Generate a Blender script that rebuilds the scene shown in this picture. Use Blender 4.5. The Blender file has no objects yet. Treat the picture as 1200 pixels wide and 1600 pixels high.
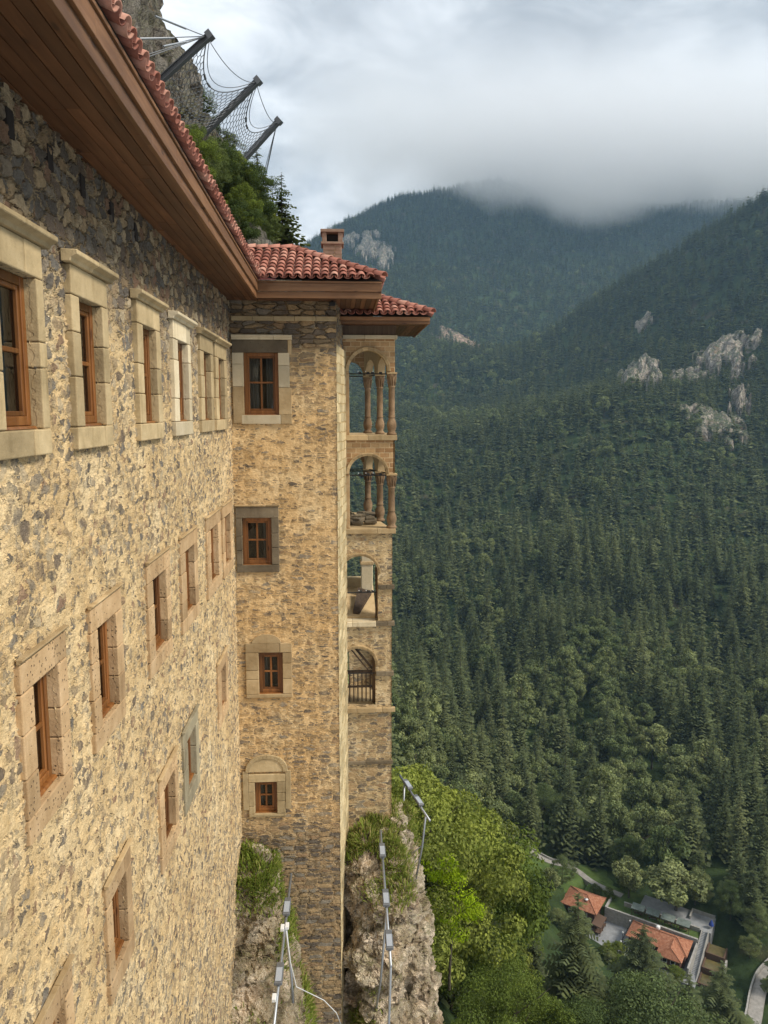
import bpy, math, random
import numpy as np
from mathutils import Vector, Matrix, noise as mnoise
from mathutils.bvhtree import BVHTree

random.seed(7)
rng = np.random.default_rng(7)
scene = bpy.context.scene
COL = scene.collection
PI = math.pi

# ---------------------------------------------------------------- helpers
def link(o):
    COL.objects.link(o)
    return o

def tag(o, label=None, cat=None, group=None, kind=None):
    if label: o['label'] = label
    if cat: o['category'] = cat
    if group: o['group'] = group
    if kind: o['kind'] = kind
    return o

def thing(name, loc, label=None, cat=None, group=None):
    o = bpy.data.objects.new(name, None)
    o.empty_display_size = 0.2
    o.location = loc
    link(o)
    return tag(o, label, cat, group)

class MB:
    """collects shapes, links them as one mesh"""
    def __init__(s):
        s.v = []; s.f = []; s.t = []; s.n = 0
    def add(s, verts, faces, tint=None):
        if tint is None: tint = random.random()
        b = s.n
        s.v.extend(tuple(map(float, p)) for p in verts)
        s.f.extend(tuple(b + i for i in f) for f in faces)
        s.t.extend([tint] * len(verts))
        s.n += len(verts)
    def hexa(s, c, tint=None):
        s.add(c, [(0,3,2,1),(4,5,6,7),(0,1,5,4),(1,2,6,5),(2,3,7,6),(3,0,4,7)], tint)
    def box(s, x0,x1,y0,y1,z0,z1, tint=None, T=None):
        c = [(x0,y0,z0),(x1,y0,z0),(x1,y1,z0),(x0,y1,z0),(x0,y0,z1),(x1,y0,z1),(x1,y1,z1),(x0,y1,z1)]
        if T: c = [T(*p) for p in c]
        s.hexa(c, tint)
    def tube(s, pts, r, seg=8, tint=None, caps=True):
        pts = [Vector(p) for p in pts]
        rs = r if isinstance(r, (list, tuple)) else [r] * len(pts)
        V = []; Fc = []
        ref = None
        for i, p in enumerate(pts):
            d = (pts[min(i+1, len(pts)-1)] - pts[max(i-1, 0)]).normalized()
            if ref is None:
                ref = Vector((0,0,1)) if abs(d.z) < 0.9 else Vector((1,0,0))
            a = d.cross(ref)
            if a.length < 1e-5: a = d.cross(Vector((0.3,1,0.2)))
            a.normalize(); b = d.cross(a).normalized(); ref = a.cross(d)
            for k in range(seg):
                t = 2*PI*k/seg
                V.append(p + a*(math.cos(t)*rs[i]) + b*(math.sin(t)*rs[i]))
        for i in range(len(pts)-1):
            for k in range(seg):
                k2 = (k+1) % seg
                Fc.append((i*seg+k, i*seg+k2, (i+1)*seg+k2, (i+1)*seg+k))
        if caps:
            Fc.append(tuple(range(seg))[::-1]); Fc.append(tuple((len(pts)-1)*seg+k for k in range(seg)))
        s.add(V, Fc, tint)
    def lathe(s, prof, c, seg=16, tint=None, axis=None):
        V = []; Fc = []
        for (r, z) in prof:
            for k in range(seg):
                t = 2*PI*k/seg
                V.append((c[0]+r*math.cos(t), c[1]+r*math.sin(t), c[2]+z))
        for i in range(len(prof)-1):
            for k in range(seg):
                k2 = (k+1) % seg
                Fc.append((i*seg+k, i*seg+k2, (i+1)*seg+k2, (i+1)*seg+k))
        Fc.append(tuple(range(seg))[::-1]); Fc.append(tuple((len(prof)-1)*seg+k for k in range(seg)))
        s.add(V, Fc, tint)
    def build(s, name, mat, parent=None, smooth=False, bevel=0, seg=1):
        me = bpy.data.meshes.new(name)
        me.from_pydata(s.v, [], s.f)
        a = me.attributes.new('tint', 'FLOAT', 'POINT')
        a.data.foreach_set('value', np.array(s.t, np.float32))
        me.materials.append(mat)
        if smooth:
            me.polygons.foreach_set('use_smooth', [True]*len(me.polygons))
        me.update()
        o = bpy.data.objects.new(name, me)
        link(o)
        if bevel:
            m = o.modifiers.new('bevel', 'BEVEL'); m.width = bevel; m.segments = seg; m.limit_method = 'ANGLE'
        if parent: hang(o, parent)
        return o

def hang(o, parent):
    """parent o (whose mesh is in world coordinates) under parent, keeping its place"""
    M = Matrix.Identity(4)
    q = parent
    chain = []
    while q is not None:
        chain.append(q); q = q.parent
    for q in reversed(chain):
        M = M @ q.matrix_parent_inverse @ q.matrix_basis
    o.parent = parent
    o.matrix_parent_inverse = M.inverted()
    return o

def np_mesh(name, verts, quads, mat, smooth=True, attrs=None, parent=None):
    """verts (n,3) array, quads (m,4) or (m,3) int array"""
    me = bpy.data.meshes.new(name)
    verts = np.asarray(verts, np.float32); quads = np.asarray(quads, np.int32)
    k = quads.shape[1]
    me.vertices.add(len(verts)); me.vertices.foreach_set('co', verts.ravel())
    me.loops.add(quads.size); me.loops.foreach_set('vertex_index', quads.ravel())
    me.polygons.add(len(quads))
    me.polygons.foreach_set('loop_start', np.arange(0, quads.size, k, dtype=np.int32))
    me.polygons.foreach_set('use_smooth', np.full(len(quads), smooth))
    for nm, (typ, arr) in (attrs or {}).items():
        a = me.attributes.new(nm, typ, 'POINT')
        a.data.foreach_set('value', np.asarray(arr).ravel())
    me.update(calc_edges=True)
    me.validate()
    if mat: me.materials.append(mat)
    o = bpy.data.objects.new(name, me)
    link(o)
    if parent: hang(o, parent)
    return o

def grid_quads(nu, nv):
    i = np.arange(nu*nv).reshape(nu, nv)
    return np.stack([i[:-1,:-1], i[1:,:-1], i[1:,1:], i[:-1,1:]], -1).reshape(-1, 4)

# ---------------------------------------------------------------- node shorthand
class NT:
    def __init__(s, name):
        s.m = bpy.data.materials.new(name); s.m.use_nodes = True
        s.t = s.m.node_tree; s.t.nodes.clear()
        s.out = s.t.nodes.new('ShaderNodeOutputMaterial')
    def n(s, typ, **kw):
        nd = s.t.nodes.new('ShaderNode' + typ)
        for k, v in kw.items():
            if hasattr(nd, k) and k not in nd.inputs: setattr(nd, k, v)
            else: s.put(nd.inputs[k], v)
        return nd
    def put(s, inp, v):
        if isinstance(v, bpy.types.NodeSocket): s.t.links.new(v, inp)
        elif isinstance(v, bpy.types.Node): s.t.links.new(v.outputs[0], inp)
        else:
            if hasattr(inp, 'default_value'):
                if inp.type == 'RGBA' and len(v) == 3: v = (*v, 1)
                inp.default_value = v
    def math(s, op, a, b=0.0, c=None, clamp=False):
        nd = s.t.nodes.new('ShaderNodeMath'); nd.operation = op; nd.use_clamp = clamp
        s.put(nd.inputs[0], a); s.put(nd.inputs[1], b)
        if c is not None: s.put(nd.inputs[2], c)
        return nd.outputs[0]
    def mix(s, f, a, b, blend='MIX'):
        nd = s.t.nodes.new('ShaderNodeMix'); nd.data_type = 'RGBA'; nd.blend_type = blend
        s.put(nd.inputs[0], f); s.put(nd.inputs[6], a); s.put(nd.inputs[7], b)
        return nd.outputs[2]
    def sstep(s, v, lo, hi, a=0.0, b=1.0):
        nd = s.t.nodes.new('ShaderNodeMapRange'); nd.interpolation_type = 'SMOOTHSTEP'
        s.put(nd.inputs[0], v); s.put(nd.inputs[1], lo); s.put(nd.inputs[2], hi); s.put(nd.inputs[3], a); s.put(nd.inputs[4], b)
        return nd.outputs[0]
    def lin(s, v, lo, hi, a=0.0, b=1.0):
        nd = s.t.nodes.new('ShaderNodeMapRange')
        s.put(nd.inputs[0], v); s.put(nd.inputs[1], lo); s.put(nd.inputs[2], hi); s.put(nd.inputs[3], a); s.put(nd.inputs[4], b)
        return nd.outputs[0]
    def ramp(s, f, stops, interp='LINEAR'):
        nd = s.t.nodes.new('ShaderNodeValToRGB'); cr = nd.color_ramp; cr.interpolation = interp
        while len(cr.elements) < len(stops): cr.elements.new(0.5)
        for e, (p, c) in zip(cr.elements, stops):
            e.position = p; e.color = (*c, 1) if len(c) == 3 else c
        s.put(nd.inputs[0], f)
        return nd.outputs[0]
    def noise(s, vec, scale, detail=4, rough=0.55, dist=0.0, out=0, dims='3D'):
        nd = s.t.nodes.new('ShaderNodeTexNoise'); nd.noise_dimensions = dims
        if vec is not None: s.put(nd.inputs['Vector'], vec)
        s.put(nd.inputs['Scale'], scale); nd.inputs['Detail'].default_value = detail
        nd.inputs['Roughness'].default_value = rough; nd.inputs['Distortion'].default_value = dist
        return nd.outputs[out]
    def attr(s, name, out=2):
        nd = s.t.nodes.new('ShaderNodeAttribute'); nd.attribute_name = name
        return nd.outputs[out]
    def obj(s):
        return s.t.nodes.new('ShaderNodeTexCoord').outputs['Object']
    def pos(s):
        return s.t.nodes.new('ShaderNodeNewGeometry').outputs['Position']
    def rnd(s):
        return s.t.nodes.new('ShaderNodeObjectInfo').outputs['Random']
    def xyz(s, v):
        nd = s.t.nodes.new('ShaderNodeSeparateXYZ'); s.put(nd.inputs[0], v); return nd.outputs
    def comb(s, x, y, z=0.0):
        nd = s.t.nodes.new('ShaderNodeCombineXYZ'); s.put(nd.inputs[0], x); s.put(nd.inputs[1], y); s.put(nd.inputs[2], z); return nd.outputs[0]
    def bump(s, h, strength=0.5, dist=0.01):
        nd = s.t.nodes.new('ShaderNodeBump'); s.put(nd.inputs['Height'], h)
        nd.inputs['Strength'].default_value = strength; nd.inputs['Distance'].default_value = dist
        return nd.outputs[0]
    def surf(s, color, rough=0.8, normal=None, spec=0.3, **kw):
        b = s.t.nodes.new('ShaderNodeBsdfPrincipled')
        s.put(b.inputs['Base Color'], color); s.put(b.inputs['Roughness'], rough)
        b.inputs['Specular IOR Level'].default_value = spec
        if normal is not None: s.put(b.inputs['Normal'], normal)
        for k, v in kw.items(): s.put(b.inputs[k], v)
        s.t.links.new(b.outputs[0], s.out.inputs['Surface'])
        return b
    def disp(s, h, scale, mid=0.0):
        nd = s.t.nodes.new('ShaderNodeDisplacement')
        s.put(nd.inputs['Height'], h); nd.inputs['Midlevel'].default_value = mid; nd.inputs['Scale'].default_value = scale
        s.t.links.new(nd.outputs[0], s.out.inputs['Displacement'])
        s.m.displacement_method = 'BOTH'

# ---------------------------------------------------------------- camera
cam_d = bpy.data.cameras.new('camera')
cam = link(bpy.data.objects.new('camera', cam_d))
cam_d.sensor_fit = 'VERTICAL'; cam_d.sensor_height = 24.0; cam_d.sensor_width = 18.0
cam_d.lens = 18.0
cam_d.clip_start = 0.1; cam_d.clip_end = 20000
YAW = math.atan(75/1200); PITCH = math.atan(155/1200)
cam.rotation_euler = (PI/2 - PITCH, 0, -YAW)
cam.location = (0, 0, 0)
scene.camera = cam

# ---------------------------------------------------------------- light
SUN_ELEV = math.radians(46); SUN_AZ = math.radians(112)      # azimuth clockwise from +Y
sd = Vector((math.sin(SUN_AZ)*math.cos(SUN_ELEV), math.cos(SUN_AZ)*math.cos(SUN_ELEV), math.sin(SUN_ELEV)))
sun_d = bpy.data.lights.new('sun', 'SUN'); sun_d.energy = 1.5; sun_d.angle = math.radians(13); sun_d.color = (1.0, 0.93, 0.82)
sun = link(bpy.data.objects.new('sun', sun_d)); sun.rotation_euler = sd.to_track_quat('Z', 'Y').to_euler(); sun.location = (30, -30, 60)

W = bpy.data.worlds.new('World'); scene.world = W; W.use_nodes = True
wt = W.node_tree; wt.nodes.clear()
class WN(NT):
    def __init__(s): s.t = wt
w = WN()
wout = wt.nodes.new('ShaderNodeOutputWorld')
sky = wt.nodes.new('ShaderNodeTexSky'); sky.sky_type = 'NISHITA'; sky.sun_disc = False
sky.sun_elevation = SUN_ELEV; sky.sun_rotation = SUN_AZ
dirv = wt.nodes.new('ShaderNodeTexCoord').outputs['Generated']
dx, dy, dz = w.xyz(dirv)
den = w.math('ADD', w.math('MAXIMUM', dz, 0.0), 0.22)
cp = w.comb(w.math('DIVIDE', dx, den), w.math('DIVIDE', dy, den), 0.0)
n1 = w.noise(cp, 1.5, 6, 0.55, 0.5)
n2 = w.noise(cp, 4.2, 7, 0.62, 0.7)
# lumpy cloud base: long soft banks with finer curls in them
cl = w.math('ADD', w.math('MULTIPLY', n1, 0.6), w.math('MULTIPLY', n2, 0.4))
ccol = w.ramp(cl, [(0.39, (0.26,0.268,0.283)), (0.46, (0.35,0.36,0.375)), (0.53, (0.48,0.49,0.503)), (0.62, (0.66,0.667,0.675))])
# thinner cloud lets more light through towards the left
left = w.sstep(w.math('DIVIDE', dx, w.math('MAXIMUM', dy, 0.05)), -0.35, 0.5, 1.22, 0.9)
lowg = w.sstep(dz, 0.0, 0.35, 0.95, 1.05)
ccol = w.mix(1.0, ccol, w.comb(w.math('MULTIPLY', left, lowg), w.math('MULTIPLY', left, lowg), w.math('MULTIPLY', left, lowg)), 'MULTIPLY')
skyc = w.mix(1.0, sky.outputs[0], (0.1, 0.1, 0.1), 'MULTIPLY')
bg1 = wt.nodes.new('ShaderNodeBackground'); wt.links.new(sky.outputs[0], bg1.inputs[0]); bg1.inputs[1].default_value = 0.05
bg2 = wt.nodes.new('ShaderNodeBackground'); wt.links.new(ccol, bg2.inputs[0]); bg2.inputs[1].default_value = 0.575
msh = wt.nodes.new('ShaderNodeMixShader'); msh.inputs[0].default_value = 0.94
wt.links.new(bg1.outputs[0], msh.inputs[1]); wt.links.new(bg2.outputs[0], msh.inputs[2]); wt.links.new(msh.outputs[0], wout.inputs[0])

scene.view_settings.view_transform = 'Standard'; scene.view_settings.look = 'None'
scene.view_settings.exposure = 1.62; scene.view_settings.gamma = 1.0
scene.render.engine = 'CYCLES'
cy = scene.cycles
cy.max_bounces = 9; cy.diffuse_bounces = 3; cy.glossy_bounces = 2; cy.transmission_bounces = 3; cy.volume_bounces = 6; cy.transparent_max_bounces = 6
cy.use_denoising = True
cy.sample_clamp_indirect = 4.0
# ================================================================ TERRAIN
# heights of the valley, the opposite slopes and the mountain behind, in metres from eye level
CTRL = [
 # foot of the crag and the slope under the monastery
 (3,24,-24),(6,40,-37),(12,77,-62),(27,131,-92),(34,99,-98),(10,60,-54),(60,140,-132),(74,185,-153),(20,30,-42),(40,50,-84),(80,110,-146),(30,75,-88),
 (-20,60,-25),(-40,140,-40),(-30,250,-80),(-10,20,-20),(-10,-40,-20),(40,-40,-80),(110,60,-160),(100,-40,-165),(20,200,-112),
 # valley floor
 (96,200,-153.5),(78,245,-152),(100,171,-155),(60,300,-150),(118,170,-157),(112,230,-150),(40,360,-146),(86,222,-152),(104,205,-153.5),(90,196,-155),
]
CTRL += [(125, 350, -161), (96, 316, -167), (149, 263, -156), (131, 215, -147), (50, 331, -158), (34, 380, -162), (159, 453, -152), (240, 434, -167), (79, 530, -174), (199, 620, -120), (339, 625, -123), (72, 746, -141), (142, 968, -72), (318, 787, -62), (446, 780, -62), (378, 947, 24), (496, 936, 23), (302, 1110, -7), (129, 1344, -6), (247, 1378, 16), (612, 1169, 158), (539, 1229, 135), (445, 1250, 76), (845, 1338, 453), (946, 1498, 356), (779, 1394, 395), (871, 1560, 298), (709, 1488, 347), (790, 1660, 250), (624, 1582, 282), (693, 1759, 185), (537, 1634, 206), (596, 1815, 109), (449, 1657, 131), (498, 1840, 34), (334, 1714, 108), (175, 1835, 145), (305, 2109, 270), (61, 2031, 258), (580, 2155, 279), (787, 2236, 363), (1015, 2339, 495), (227, 2394, 458), (461, 2390, 461), (34, 2404, 458), (-175, 2650, 473), (-205, 3099, 325), (-89, 2643, 534), (-105, 3092, 386), (38, 2676, 619), (45, 3126, 471), (212, 2696, 713), (247, 3145, 565), (389, 2721, 742), (453, 3166, 594), (569, 2737, 760), (660, 3178, 612), (751, 2749, 749), (870, 3183, 601), (955, 2745, 730), (1103, 3170, 582), (1174, 2720, 714), (1352, 3133, 566), (1383, 2680, 703), (1590, 3080, 555), (900, 900, 180), (700, 500, 60), (500, 300, 10), (1200, 1300, 480), (-700, 2500, 480), (-500, 1500, 150), (260, 220, -120), (300, 100, -100), (-300, 800, -20)]
CTRL = np.array(CTRL, float)
def tps_fit(P, lam=2e-5):
    X = P[:, :2]/1000.0; z = P[:, 2]; n = len(X)
    r2 = ((X[:, None]-X[None])**2).sum(-1)
    K = np.where(r2 > 0, r2*np.log(np.maximum(r2, 1e-12)), 0)*0.5 + lam*np.eye(n)
    A = np.zeros((n+3, n+3)); A[:n, :n] = K; A[:n, n] = 1; A[:n, n+1:] = X; A[n, :n] = 1; A[n+1:, :n] = X.T
    return X, np.linalg.solve(A, np.concatenate([z, np.zeros(3)]))
_TX, _TW = tps_fit(CTRL)
def vnoise(x, y, s, seed):
    """smooth value noise, vectorised"""
    u = x/s + seed*17.3; v = y/s + seed*5.7
    iu = np.floor(u).astype(int); iv = np.floor(v).astype(int); fu = u-iu; fv = v-iv
    fu = fu*fu*(3-2*fu); fv = fv*fv*(3-2*fv)
    def h(a, b):
        q = np.sin(a*127.1 + b*311.7 + seed*74.7)*43758.5453
        return q-np.floor(q)
    return (h(iu,iv)*(1-fu)+h(iu+1,iv)*fu)*(1-fv) + (h(iu,iv+1)*(1-fu)+h(iu+1,iv+1)*fu)*fv - 0.5
YARD = (93.0, 199.0)
def height(x, y):
    x = np.atleast_1d(np.asarray(x, float)); y = np.atleast_1d(np.asarray(y, float))
    out = np.empty(x.shape); xf = x.ravel(); yf = y.ravel(); o = np.empty(xf.shape)
    for i in range(0, len(xf), 20000):
        q = np.stack([xf[i:i+20000], yf[i:i+20000]], -1)/1000.0
        r2 = ((q[:, None]-_TX[None])**2).sum(-1)
        K = np.where(r2 > 1e-12, r2*np.log(np.maximum(r2, 1e-12)), 0)*0.5
        o[i:i+20000] = K@_TW[:-3] + _TW[-3] + q@_TW[-2:]
    d = np.hypot(xf, yf)
    amp = np.clip((d-300)/900, 0, 1)
    o += amp*(vnoise(xf,yf,330,1)*46 + vnoise(xf,yf,150,2)*22 + vnoise(xf,yf,70,3)*9)
    o += np.clip((d-60)/100, 0, 1)*np.clip(np.hypot(xf-YARD[0], yf-YARD[1])/40-1, 0, 1)*vnoise(xf,yf,24,4)*3
    # levelled ground under the houses and terraces
    u = (xf-93)*.8-(yf-200)*.6; v = (xf-93)*.6+(yf-200)*.8
    k = np.clip((np.maximum(np.abs(u+4)-25, np.abs(v-3)-13)+6)/6, 0, 1)
    o = np.where(k < 1, np.minimum(o, -157.5)*(1-k)+o*k, o)
    return o.reshape(x.shape)
def hz(x, y): return float(height(x, y)[0])

# forest floor
m = NT('forest_floor'); P = m.pos()
c = m.ramp(m.noise(P, 0.12, 5, 0.6), [(0.3,(0.018,0.03,0.012)),(0.55,(0.035,0.055,0.018)),(0.75,(0.06,0.085,0.028))])
c = m.mix(m.sstep(m.noise(P, 0.035, 3), 0.55, 0.7), c, (0.07,0.06,0.035))
m.surf(c, 0.95, m.bump(m.noise(P, 0.8, 5), 1.0, 0.5), 0.1); M_FLOOR = m.m

NR, NA = 230, 200
rr = 18*(6500/18)**(np.linspace(0, 1, NR))
aa = np.radians(np.linspace(-75, 75, NA))
RR, AA = np.meshgrid(rr, aa, indexing='ij')
GX = RR*np.sin(AA); GY = RR*np.cos(AA)
GZ = height(GX, GY)
far = np.clip((RR-4200)/2000, 0, 1); GZ = GZ*(1-far) + (-100)*far
GZ = np.maximum(GZ, -260)
terr = np_mesh('hillside_terrain', np.stack([GX,GY,GZ],-1).reshape(-1,3), grid_quads(NR,NA)[:, ::-1], M_FLOOR)
tag(terr, kind='structure')
_tb = BVHTree.FromPolygons([tuple(p) for p in np.stack([GX,GY,GZ],-1).reshape(-1,3)], [tuple(map(int,q)) for q in grid_quads(NR,NA)])

# ================================================================ TREES
def foliage_mat(name, c0, c1, c2, warm=0.0, trans=0.25):
    m = NT(name); r = m.rnd()
    base = m.ramp(r, [(0.0, c0), (0.5, c1), (1.0, c2)])
    n = m.noise(m.obj(), 1.1, 3, 0.6)
    base = m.mix(m.sstep(n, 0.35, 0.7, 0.0, 0.55), base, m.mix(1.0, base, (1.7,1.6,1.1), 'MULTIPLY'))
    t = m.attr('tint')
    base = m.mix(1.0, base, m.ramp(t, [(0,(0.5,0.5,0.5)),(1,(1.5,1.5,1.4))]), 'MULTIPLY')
    d = m.n('BsdfDiffuse', Color=base)
    tr = m.n('BsdfTranslucent', Color=m.mix(1.0, base, (1.2,1.25,0.6), 'MULTIPLY'))
    mx = m.n('MixShader'); mx.inputs[0].default_value = trans
    m.t.links.new(d.outputs[0], mx.inputs[1]); m.t.links.new(tr.outputs[0], mx.inputs[2])
    m.t.links.new(mx.outputs[0], m.out.inputs['Surface'])
    return m.m
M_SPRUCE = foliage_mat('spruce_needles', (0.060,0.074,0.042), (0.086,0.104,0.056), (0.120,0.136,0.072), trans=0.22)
M_LEAF_DARK = foliage_mat('alder_leaves', (0.055,0.080,0.034), (0.075,0.100,0.044), (0.100,0.125,0.052))
M_LEAF_MID = foliage_mat('beech_leaves', (0.085,0.118,0.032), (0.125,0.160,0.042), (0.19,0.215,0.058), trans=0.3)
M_LEAF_VALLEY = foliage_mat('valley_leaves', (0.105,0.135,0.066), (0.14,0.168,0.084), (0.185,0.208,0.105))
M_LEAF_YEL = foliage_mat('young_maple_leaves', (0.24,0.33,0.02), (0.26,0.35,0.022), (0.27,0.36,0.025), trans=0.35)
M_LEAF_GREY = foliage_mat('willow_leaves', (0.085,0.115,0.055), (0.095,0.125,0.06), (0.105,0.135,0.065), trans=0.25)
m = NT('bark'); m.surf(m.ramp(m.noise(m.obj(), 3, 5, 0.6), [(0.3,(0.05,0.04,0.03)),(0.7,(0.13,0.11,0.085))]), 0.95, m.bump(m.noise(m.obj(), 9, 4), 0.8, 0.05), 0.1); M_BARK = m.m

def quads_mesh(name, A, B, C, D, tint, mat):
    V = np.stack([A,B,C,D], 1).reshape(-1, 3)
    Q = np.arange(len(V)).reshape(-1, 4)
    return V, Q, np.repeat(tint, 4)

def spruce_crown(h, rad, tiers, nb, nl, seed):
    """drooping whorls of branches, each a spray of leaf-like needle pads"""
    g = np.random.default_rng(seed)
    A=[];B=[];C=[];D=[];T=[]
    for i in range(tiers):
        f = (i + g.uniform(-0.3,0.3))/(tiers-1)
        f = min(max(f, 0.0), 1.0)
        z0 = h*(0.10 + 0.90*f)
        R = rad*((1-f)**0.85)*(0.93+0.07*math.sin(i*2.1)) + 0.02*h*0.25
        k = max(4, int(round(nb*(0.45+0.55*(1-f)))))
        off = g.uniform(0, 2*PI)
        for j in range(k):
            a = off + 2*PI*j/k + g.uniform(-0.22,0.22)
            L = R*g.uniform(0.55,1.15); z0 = h*(0.10+0.90*min(1,max(0,f+g.uniform(-.55,.55)/tiers)))
            dirv = np.array([math.cos(a), math.sin(a), 0]); side = np.array([-math.sin(a), math.cos(a), 0])
            droop = L*g.uniform(0.28,0.55)*(1-0.5*f)
            t0 = g.uniform(0,1)
            w0 = L*0.42*g.uniform(0.8,1.2) if nl <= 2 else L*0.30
            for q in range(nl):
                s0 = q/nl; s1 = min(1.0,(q+1.35)/nl)
                p0 = dirv*(L*s0) + np.array([0,0,z0-droop*s0**1.4]); p1 = dirv*(L*s1) + np.array([0,0,z0-droop*s1**1.4 + 0.10*L*(s1>0.95)])
                if nl <= 2:
                    wa = w0*(1-s0*0.5); wb = w0*(1-s1)*0.8
                    sag = np.array([0,0,-0.22*w0])
                    A.append(p0-side*wa+sag); B.append(p0*0.9+p1*0.1); C.append(p1+side*wb); D.append(p1-side*wb)
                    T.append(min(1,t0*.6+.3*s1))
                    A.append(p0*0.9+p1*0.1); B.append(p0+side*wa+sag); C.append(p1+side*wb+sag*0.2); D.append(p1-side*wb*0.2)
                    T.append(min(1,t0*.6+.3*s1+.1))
                else:
                    for sg in (-1,1):
                        ww = w0*(1-0.55*s0)*g.uniform(0.75,1.2)
                        tip = p0 + side*sg*ww + dirv*ww*0.55 + np.array([0,0,-ww*g.uniform(0.25,0.6)])
                        th = L/nl*0.75
                        A.append(p0); B.append(p0+dirv*th); C.append(tip+dirv*th*0.45); D.append(tip-dirv*th*0.2)
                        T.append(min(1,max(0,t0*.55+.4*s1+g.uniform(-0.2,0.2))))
    A=np.array(A);B=np.array(B);C=np.array(C);D=np.array(D)
    return quads_mesh('', A,B,C,D, np.array(T), None)

def leaf_crown(centers, radii, n, size, seed, flat=0.75):
    """leaf-sized quads filling a cloud of clumps"""
    g = np.random.default_rng(seed)
    As=[];Bs=[];Cs=[];Ds=[];Ts=[]
    for c, r in zip(centers, radii):
        k = int(n*g.uniform(0.75,1.25))
        d = g.normal(size=(k,3)); d /= np.linalg.norm(d,axis=1)[:,None]
        rad = r*(0.45+0.6*g.random(k)**0.5)
        P = np.asarray(c) + d*rad[:,None]*np.array([1,1,flat])
        nrm = d + g.normal(size=(k,3))*0.55 + np.array([0,0,0.35]); nrm /= np.linalg.norm(nrm,axis=1)[:,None]
        a = np.cross(nrm, g.normal(size=(k,3))); a /= np.linalg.norm(a,axis=1)[:,None]
        b = np.cross(nrm, a)
        s = size*g.uniform(0.6,1.3,k)[:,None]
        As.append(P-a*s*0.9); Bs.append(P-b*s*0.5+a*s*0.1); Cs.append(P+a*s*0.9); Ds.append(P+b*s*0.5+a*s*0.1)
        t0 = g.uniform(0.2,0.8)
        Ts.append(np.clip(t0+g.uniform(-0.3,0.3,k),0,1))
    return quads_mesh('', np.concatenate(As),np.concatenate(Bs),np.concatenate(Cs),np.concatenate(Ds), np.concatenate(Ts), None)

def mesh_from(name, VQT, mat):
    V,Q,T = VQT
    me = bpy.data.meshes.new(name)
    me.vertices.add(len(V)); me.vertices.foreach_set('co', np.asarray(V,np.float32).ravel())
    me.loops.add(Q.size); me.loops.foreach_set('vertex_index', np.asarray(Q,np.int32).ravel())
    me.polygons.add(len(Q)); me.polygons.foreach_set('loop_start', np.arange(0,Q.size,4,dtype=np.int32))
    a = me.attributes.new('tint','FLOAT','POINT'); a.data.foreach_set('value', np.asarray(T,np.float32))
    me.update(calc_edges=True); me.materials.append(mat)
    return me

def trunk_mesh(name, h, r, limbs=0, seed=0, spread=0.35, lean=0.0):
    g = random.Random(seed); mb = MB()
    pts = [(0,0,-1.0)] + [(lean*h*t*t + g.uniform(-.01,.01)*h*(t>0), g.uniform(-.012,.012)*h*(t>0), h*t) for t in (0,.25,.5,.75,1)]
    mb.tube(pts, [r*1.15, r, r*.8, r*.6, r*.4, r*.12], 7)
    for i in range(limbs):
        t = g.uniform(.3,.85); a = g.uniform(0,2*PI); L = h*spread*g.uniform(.6,1.1)
        z = h*t; x0 = lean*h*t*t
        mb.tube([(x0,0,z),(x0+math.cos(a)*L*.5,math.sin(a)*L*.5,z+L*.35),(x0+math.cos(a)*L,math.sin(a)*L,z+L*.8)], [r*.35,r*.22,r*.07], 5)
    me = bpy.data.meshes.new(name); me.from_pydata(mb.v, [], mb.f)
    a = me.attributes.new('tint','FLOAT','POINT'); a.data.foreach_set('value', np.array(mb.t,np.float32))
    me.materials.append(M_BARK); me.update()
    return me

def clump_cloud(h, rad, n, seed, low=0.3, rmin=.16, rmax=.3):
    g = np.random.default_rng(seed); cs=[]; rs=[]
    while len(cs) < n:
        d = g.normal(size=3); d /= np.linalg.norm(d)
        q = 0.35+0.55*g.random()**0.6
        z = (low + (1-low)*0.5)*h + d[2]*q*(1-low)*0.5*h
        zz = (z/h-low)/(1-low)
        prof = math.sin(PI*min(1,max(0.05,zz))**0.8)**0.55 if 0<zz<1 else .3
        cs.append((d[0]*q*rad*prof*1.05, d[1]*q*rad*prof*1.05, z)); rs.append(rad*g.uniform(rmin,rmax)*1.35)
    return cs, rs

def make_tree(name, crown_me, trunk_me, label, cat, group, loc, s=1.0, rz=0.0, sz=None):
    t = thing(name, loc, label, cat, group)
    t.rotation_euler = (0,0,rz); t.scale = (s,s,sz or s)
    c = link(bpy.data.objects.new('crown', crown_me)); c.parent = t
    k = link(bpy.data.objects.new('trunk', trunk_me)); k.parent = t
    return t

# one-metre-high prototypes are scaled; H is nominal height
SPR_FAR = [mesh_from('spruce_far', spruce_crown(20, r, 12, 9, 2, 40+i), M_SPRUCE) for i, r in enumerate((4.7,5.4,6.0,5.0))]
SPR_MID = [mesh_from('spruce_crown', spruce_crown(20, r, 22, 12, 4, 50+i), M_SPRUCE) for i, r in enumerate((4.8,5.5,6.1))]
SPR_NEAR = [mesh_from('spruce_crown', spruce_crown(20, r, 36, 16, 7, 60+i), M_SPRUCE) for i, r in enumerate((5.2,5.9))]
SPR_TRUNK = trunk_mesh('spruce_trunk', 19, 0.28)
LEAF_FAR = [mesh_from('broadleaf_far', leaf_crown(*clump_cloud(14, 5.2, 22, 70+i), 22, 0.85, 80+i), M_LEAF_VALLEY) for i in range(3)]
LEAF_MID = [mesh_from('broadleaf_crown', leaf_crown(*clump_cloud(14, 5.4, 40, 90+i, rmin=.13, rmax=.26), 130, 0.40, 95+i), M_LEAF_VALLEY) for i in range(3)]
LEAF_TRUNK = trunk_mesh('broadleaf_trunk', 11, 0.3, 9, 3)

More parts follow.
